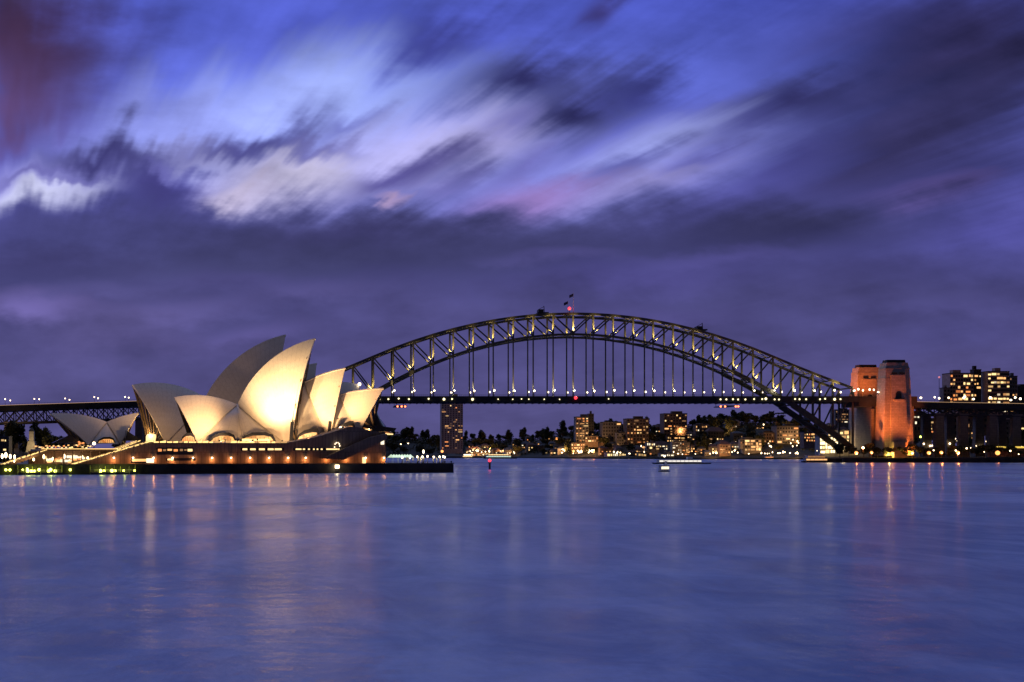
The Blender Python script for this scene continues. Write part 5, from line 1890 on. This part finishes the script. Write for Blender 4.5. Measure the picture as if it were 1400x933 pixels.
# lamps of the forecourt above the concourse
f0 = None
for (px_, py_, d_, r_) in ((128.5, 606.5, 40, .7), (60, 624.5, 16, .45), (46, 628.5, 14, .45), (72.5, 627.5, 20, .5), (88, 624.3, 20, .4), (3, 624, 30, .5), (8, 622.5, 30, .6), (14, 624.5, 30, .5), (20, 625, 30, .4), (19.5, 631, -3, .3), (120, 627, 14, .5), (112, 625, 20, .5)):
    p = L(px_, py_, d_)
    zb_ = Z_PROM + .06 if py_ > 615 else 10.62
    loc = wl(Vector((p.x, d_, zb_)))
    if f0 is None:
        f0 = street_lamp('forecourt_lamp', p.z - zb_, r_, 'lamp_warm', 'warm globe lamp on the forecourt around the southern stairs', 'street lamp', 'forecourt lamps by the southern stairs', loc)
        h0, r0 = p.z - zb_, r_
    else:
        dup(f0, loc, 0, scale=(r_ / r0, r_ / r0, (p.z - zb_) / h0))
    light('forecourt_lamp_light', 'POINT', wl(Vector((p.x, d_ - .9, p.z))), 200, (1, .6, .25), size=.3)
# star lamp on the shell edge
p = L(491.5, 525.5, DC - 2)
o = thing('rooftop_floodlight', 'brilliant white floodlight between two shells near the bridge post', 'floodlight', wl(p))
MB().ball((0, 0, 0), .8, 12, 8).build('lens', M['lamp_white'], o, True)
MB().tube((0, 0, -4.5), (0, 0, -.7), .12).build('post', M['black_post'], o)

# ------------------------------------------------------------------ things on the water
q = at(669.5, 642, 657)
o = thing('channel_marker', 'dark channel marker post with a red light standing in the water', 'marker', (q.x, q.y, 0))
MB().tube((0, 0, -3), (0, 0, 3.4), .55, .5, 10).build('pile', M['black_post'], o)
MB().lathe((0, 0, 3.4), [(.9, 0), (.9, .3), (.5, .4)], 10).build('platform', M['black_post'], o)
MB().ball((0, 0, 4.7), .85, 12, 8).build('beacon', M['lamp_red'], o, True)
light('marker_light', 'POINT', (q.x, q.y - 1.5, 4.6), 100, (1, .05, .08), size=.4)


def boat(name, label, cat, px_, Y, Lb, Wb, decks, mm, hull='hull_dark', rz=0.0, top=None, hh=1.4):
    x = xw(px_, Y)
    o = thing(name, label, cat, (x, Y, 0), rz)
    pts = [(-Lb / 2, -.42), (-Lb / 2 + Lb * .08, -.5), (Lb * .25, -.5), (Lb * .42, -.3), (Lb / 2, 0), (Lb * .42, .3), (Lb * .25, .5), (-Lb / 2 + Lb * .08, .5), (-Lb / 2, .42)]
    n = len(pts)
    mb = MB()
    mb.v = [(a * .95, b * Wb * .8, -.5) for a, b in pts] + [(a, b * Wb, hh) for a, b in pts]
    mb.f = [tuple(range(n - 1, -1, -1)), tuple(range(n, 2 * n))] + [(i, (i + 1) % n, n + (i + 1) % n, n + i) for i in range(n)]
    mb.build('hull', M[hull], o)
    z = hh + .02
    for k in range(decks):
        l0_, l1_ = -Lb * (.42 - .06 * k), Lb * (.30 - .07 * k)
        hw = Wb * (.42 - .04 * k)
        MB().box(l0_, l1_, -hw, hw, z, z + 2.3).build('cabin', M['white_paint'], o)
        nn = max(3, int((l1_ - l0_) / 3.2))
        for i in range(nn):
            a = l0_ + (l1_ - l0_) * (i + .06) / nn
            b = l0_ + (l1_ - l0_) * (i + .94) / nn
            MB().box(a, b, -hw - .08, -hw - .01, z + .7, z + 1.8).build('window', M[mm[k % len(mm)]], o)
        MB().box(l0_ - .4, l1_ + .4, -hw - .5, hw + .5, z + 2.32, z + 2.5).build('deck_roof', M['white_paint'], o)
        z += 2.52
    MB().box(Lb * .08, Lb * .16, -Wb * .2, Wb * .2, z, z + 1.9).build('wheelhouse', M['white_paint'], o)
    MB().tube((0, 0, z), (0, 0, z + 4), .07).build('mast', M['black_post'], o)
    MB().ball((0, 0, z + 4), .4, 8, 6).build('mast_light', M['lamp_white'], o, True)
    return o


def foam_material():
    m = bpy.data.materials.new('wake_foam')
    m.use_nodes = True
    t = N(m.node_tree)
    b = m.node_tree.nodes['Principled BSDF']
    b.inputs['Base Color'].default_value = (.55, .6, .7, 1)
    b.inputs['Roughness'].default_value = .7
    uvn = t.node('ShaderNodeUVMap')
    u, v, _ = t.sep(uvn.outputs[0])
    g = t.node('ShaderNodeNewGeometry')
    n = t.noise(t.mapping(g.outputs['Position'], scale=(.05, .12, 1)), 1, 5, .65)
    edge = t.math('MULTIPLY', t.maprange(v, 0, .5, 0, 1), t.maprange(v, .5, 1, 1, 0))
    ends = t.math('MULTIPLY', t.maprange(u, 0, .25, 0, 1), t.maprange(u, .75, 1, 1, 0))
    t.put(b.inputs['Alpha'], t.math('MULTIPLY', t.math('MULTIPLY', edge, ends), t.maprange(n, .35, .7, .15, .62)))
    return m


M['foam'] = foam_material()
for pts in ([(1262, 639.5, 6), (1320, 644, 9), (1400, 652, 12), (1480, 661, 12)], [(600, 650, 5), (720, 644.5, 6), (830, 641, 5), (930, 638.5, 4)], [(560, 676, 6), (660, 668, 8), (740, 664, 6)], [(90, 664, 4), (180, 672, 5), (290, 670, 4)], [(330, 690, 3), (450, 688, 4), (560, 694, 3)]):
    wk = MB()
    wk.uv = []
    cs_ = []
    for i in range(25):
        f_ = i / 24 * (len(pts) - 1)
        k = min(len(pts) - 2, int(f_))
        p_ = [pts[k][q_] + (pts[k + 1][q_] - pts[k][q_]) * (f_ - k) for q_ in range(3)]
        Yc = HC * F / (p_[1] - HY)
        cs_.append((xw(p_[0], Yc), Yc, p_[2]))
    for i, (x_, y_, w_) in enumerate(cs_):
        for j in range(5):
            wk.v.append((x_, y_ + (j - 2) * w_, .004))
            wk.uv.append((i / 24, j / 4))
    wk.f = [(i * 5 + j, (i + 1) * 5 + j, (i + 1) * 5 + j + 1, i * 5 + j + 1) for i in range(24) for j in range(4)]
    struct(wk.build('wake', M['foam']), 'stuff')
M['ferry_white'] = glow('ferry_windows', (1, .93, .85), 1.1)
M['ferry_green'] = glow('ferry_windows_green', (.75, 1, .85), 1.0)
boat('ferry', 'low white lit ferry crossing in front of the far shore', 'ferry', 933, 965, 46, 8, 1, ['ferry_white'], 'hull_dark', R(4), hh=.9)
boat('ferry', 'two deck ferry with yellow upper and pale lower windows near the far shore', 'ferry', 684, 1760, 48, 10, 2, ['ferry_green', 'w_yellow'], hh=1.6)
boat('ferry', 'bright yellow lit ferry moored below the slab tower', 'ferry', 640, 1930, 20, 8, 2, ['w_yellow', 'lamp_warm'], hh=1.2)
boat('ferry', 'lit ferry berthed at the foot of the arch', 'ferry', 1117, 1110, 26, 8, 2, ['w_warm', 'w_dim'], hh=1.2)
boat('motor_boat', 'tiny motor boat with one white light in mid harbour', 'boat', 908.5, 571, 6, 2.2, 1, ['w_pale'], 'white_paint', .4, hh=.6)
boat('motor_boat', 'small orange lit boat by the far shore below the golden building', 'boat', 1052, 1600, 14, 5, 1, ['w_orange'], hh=.9)
print('objects', len(bpy.data.objects))
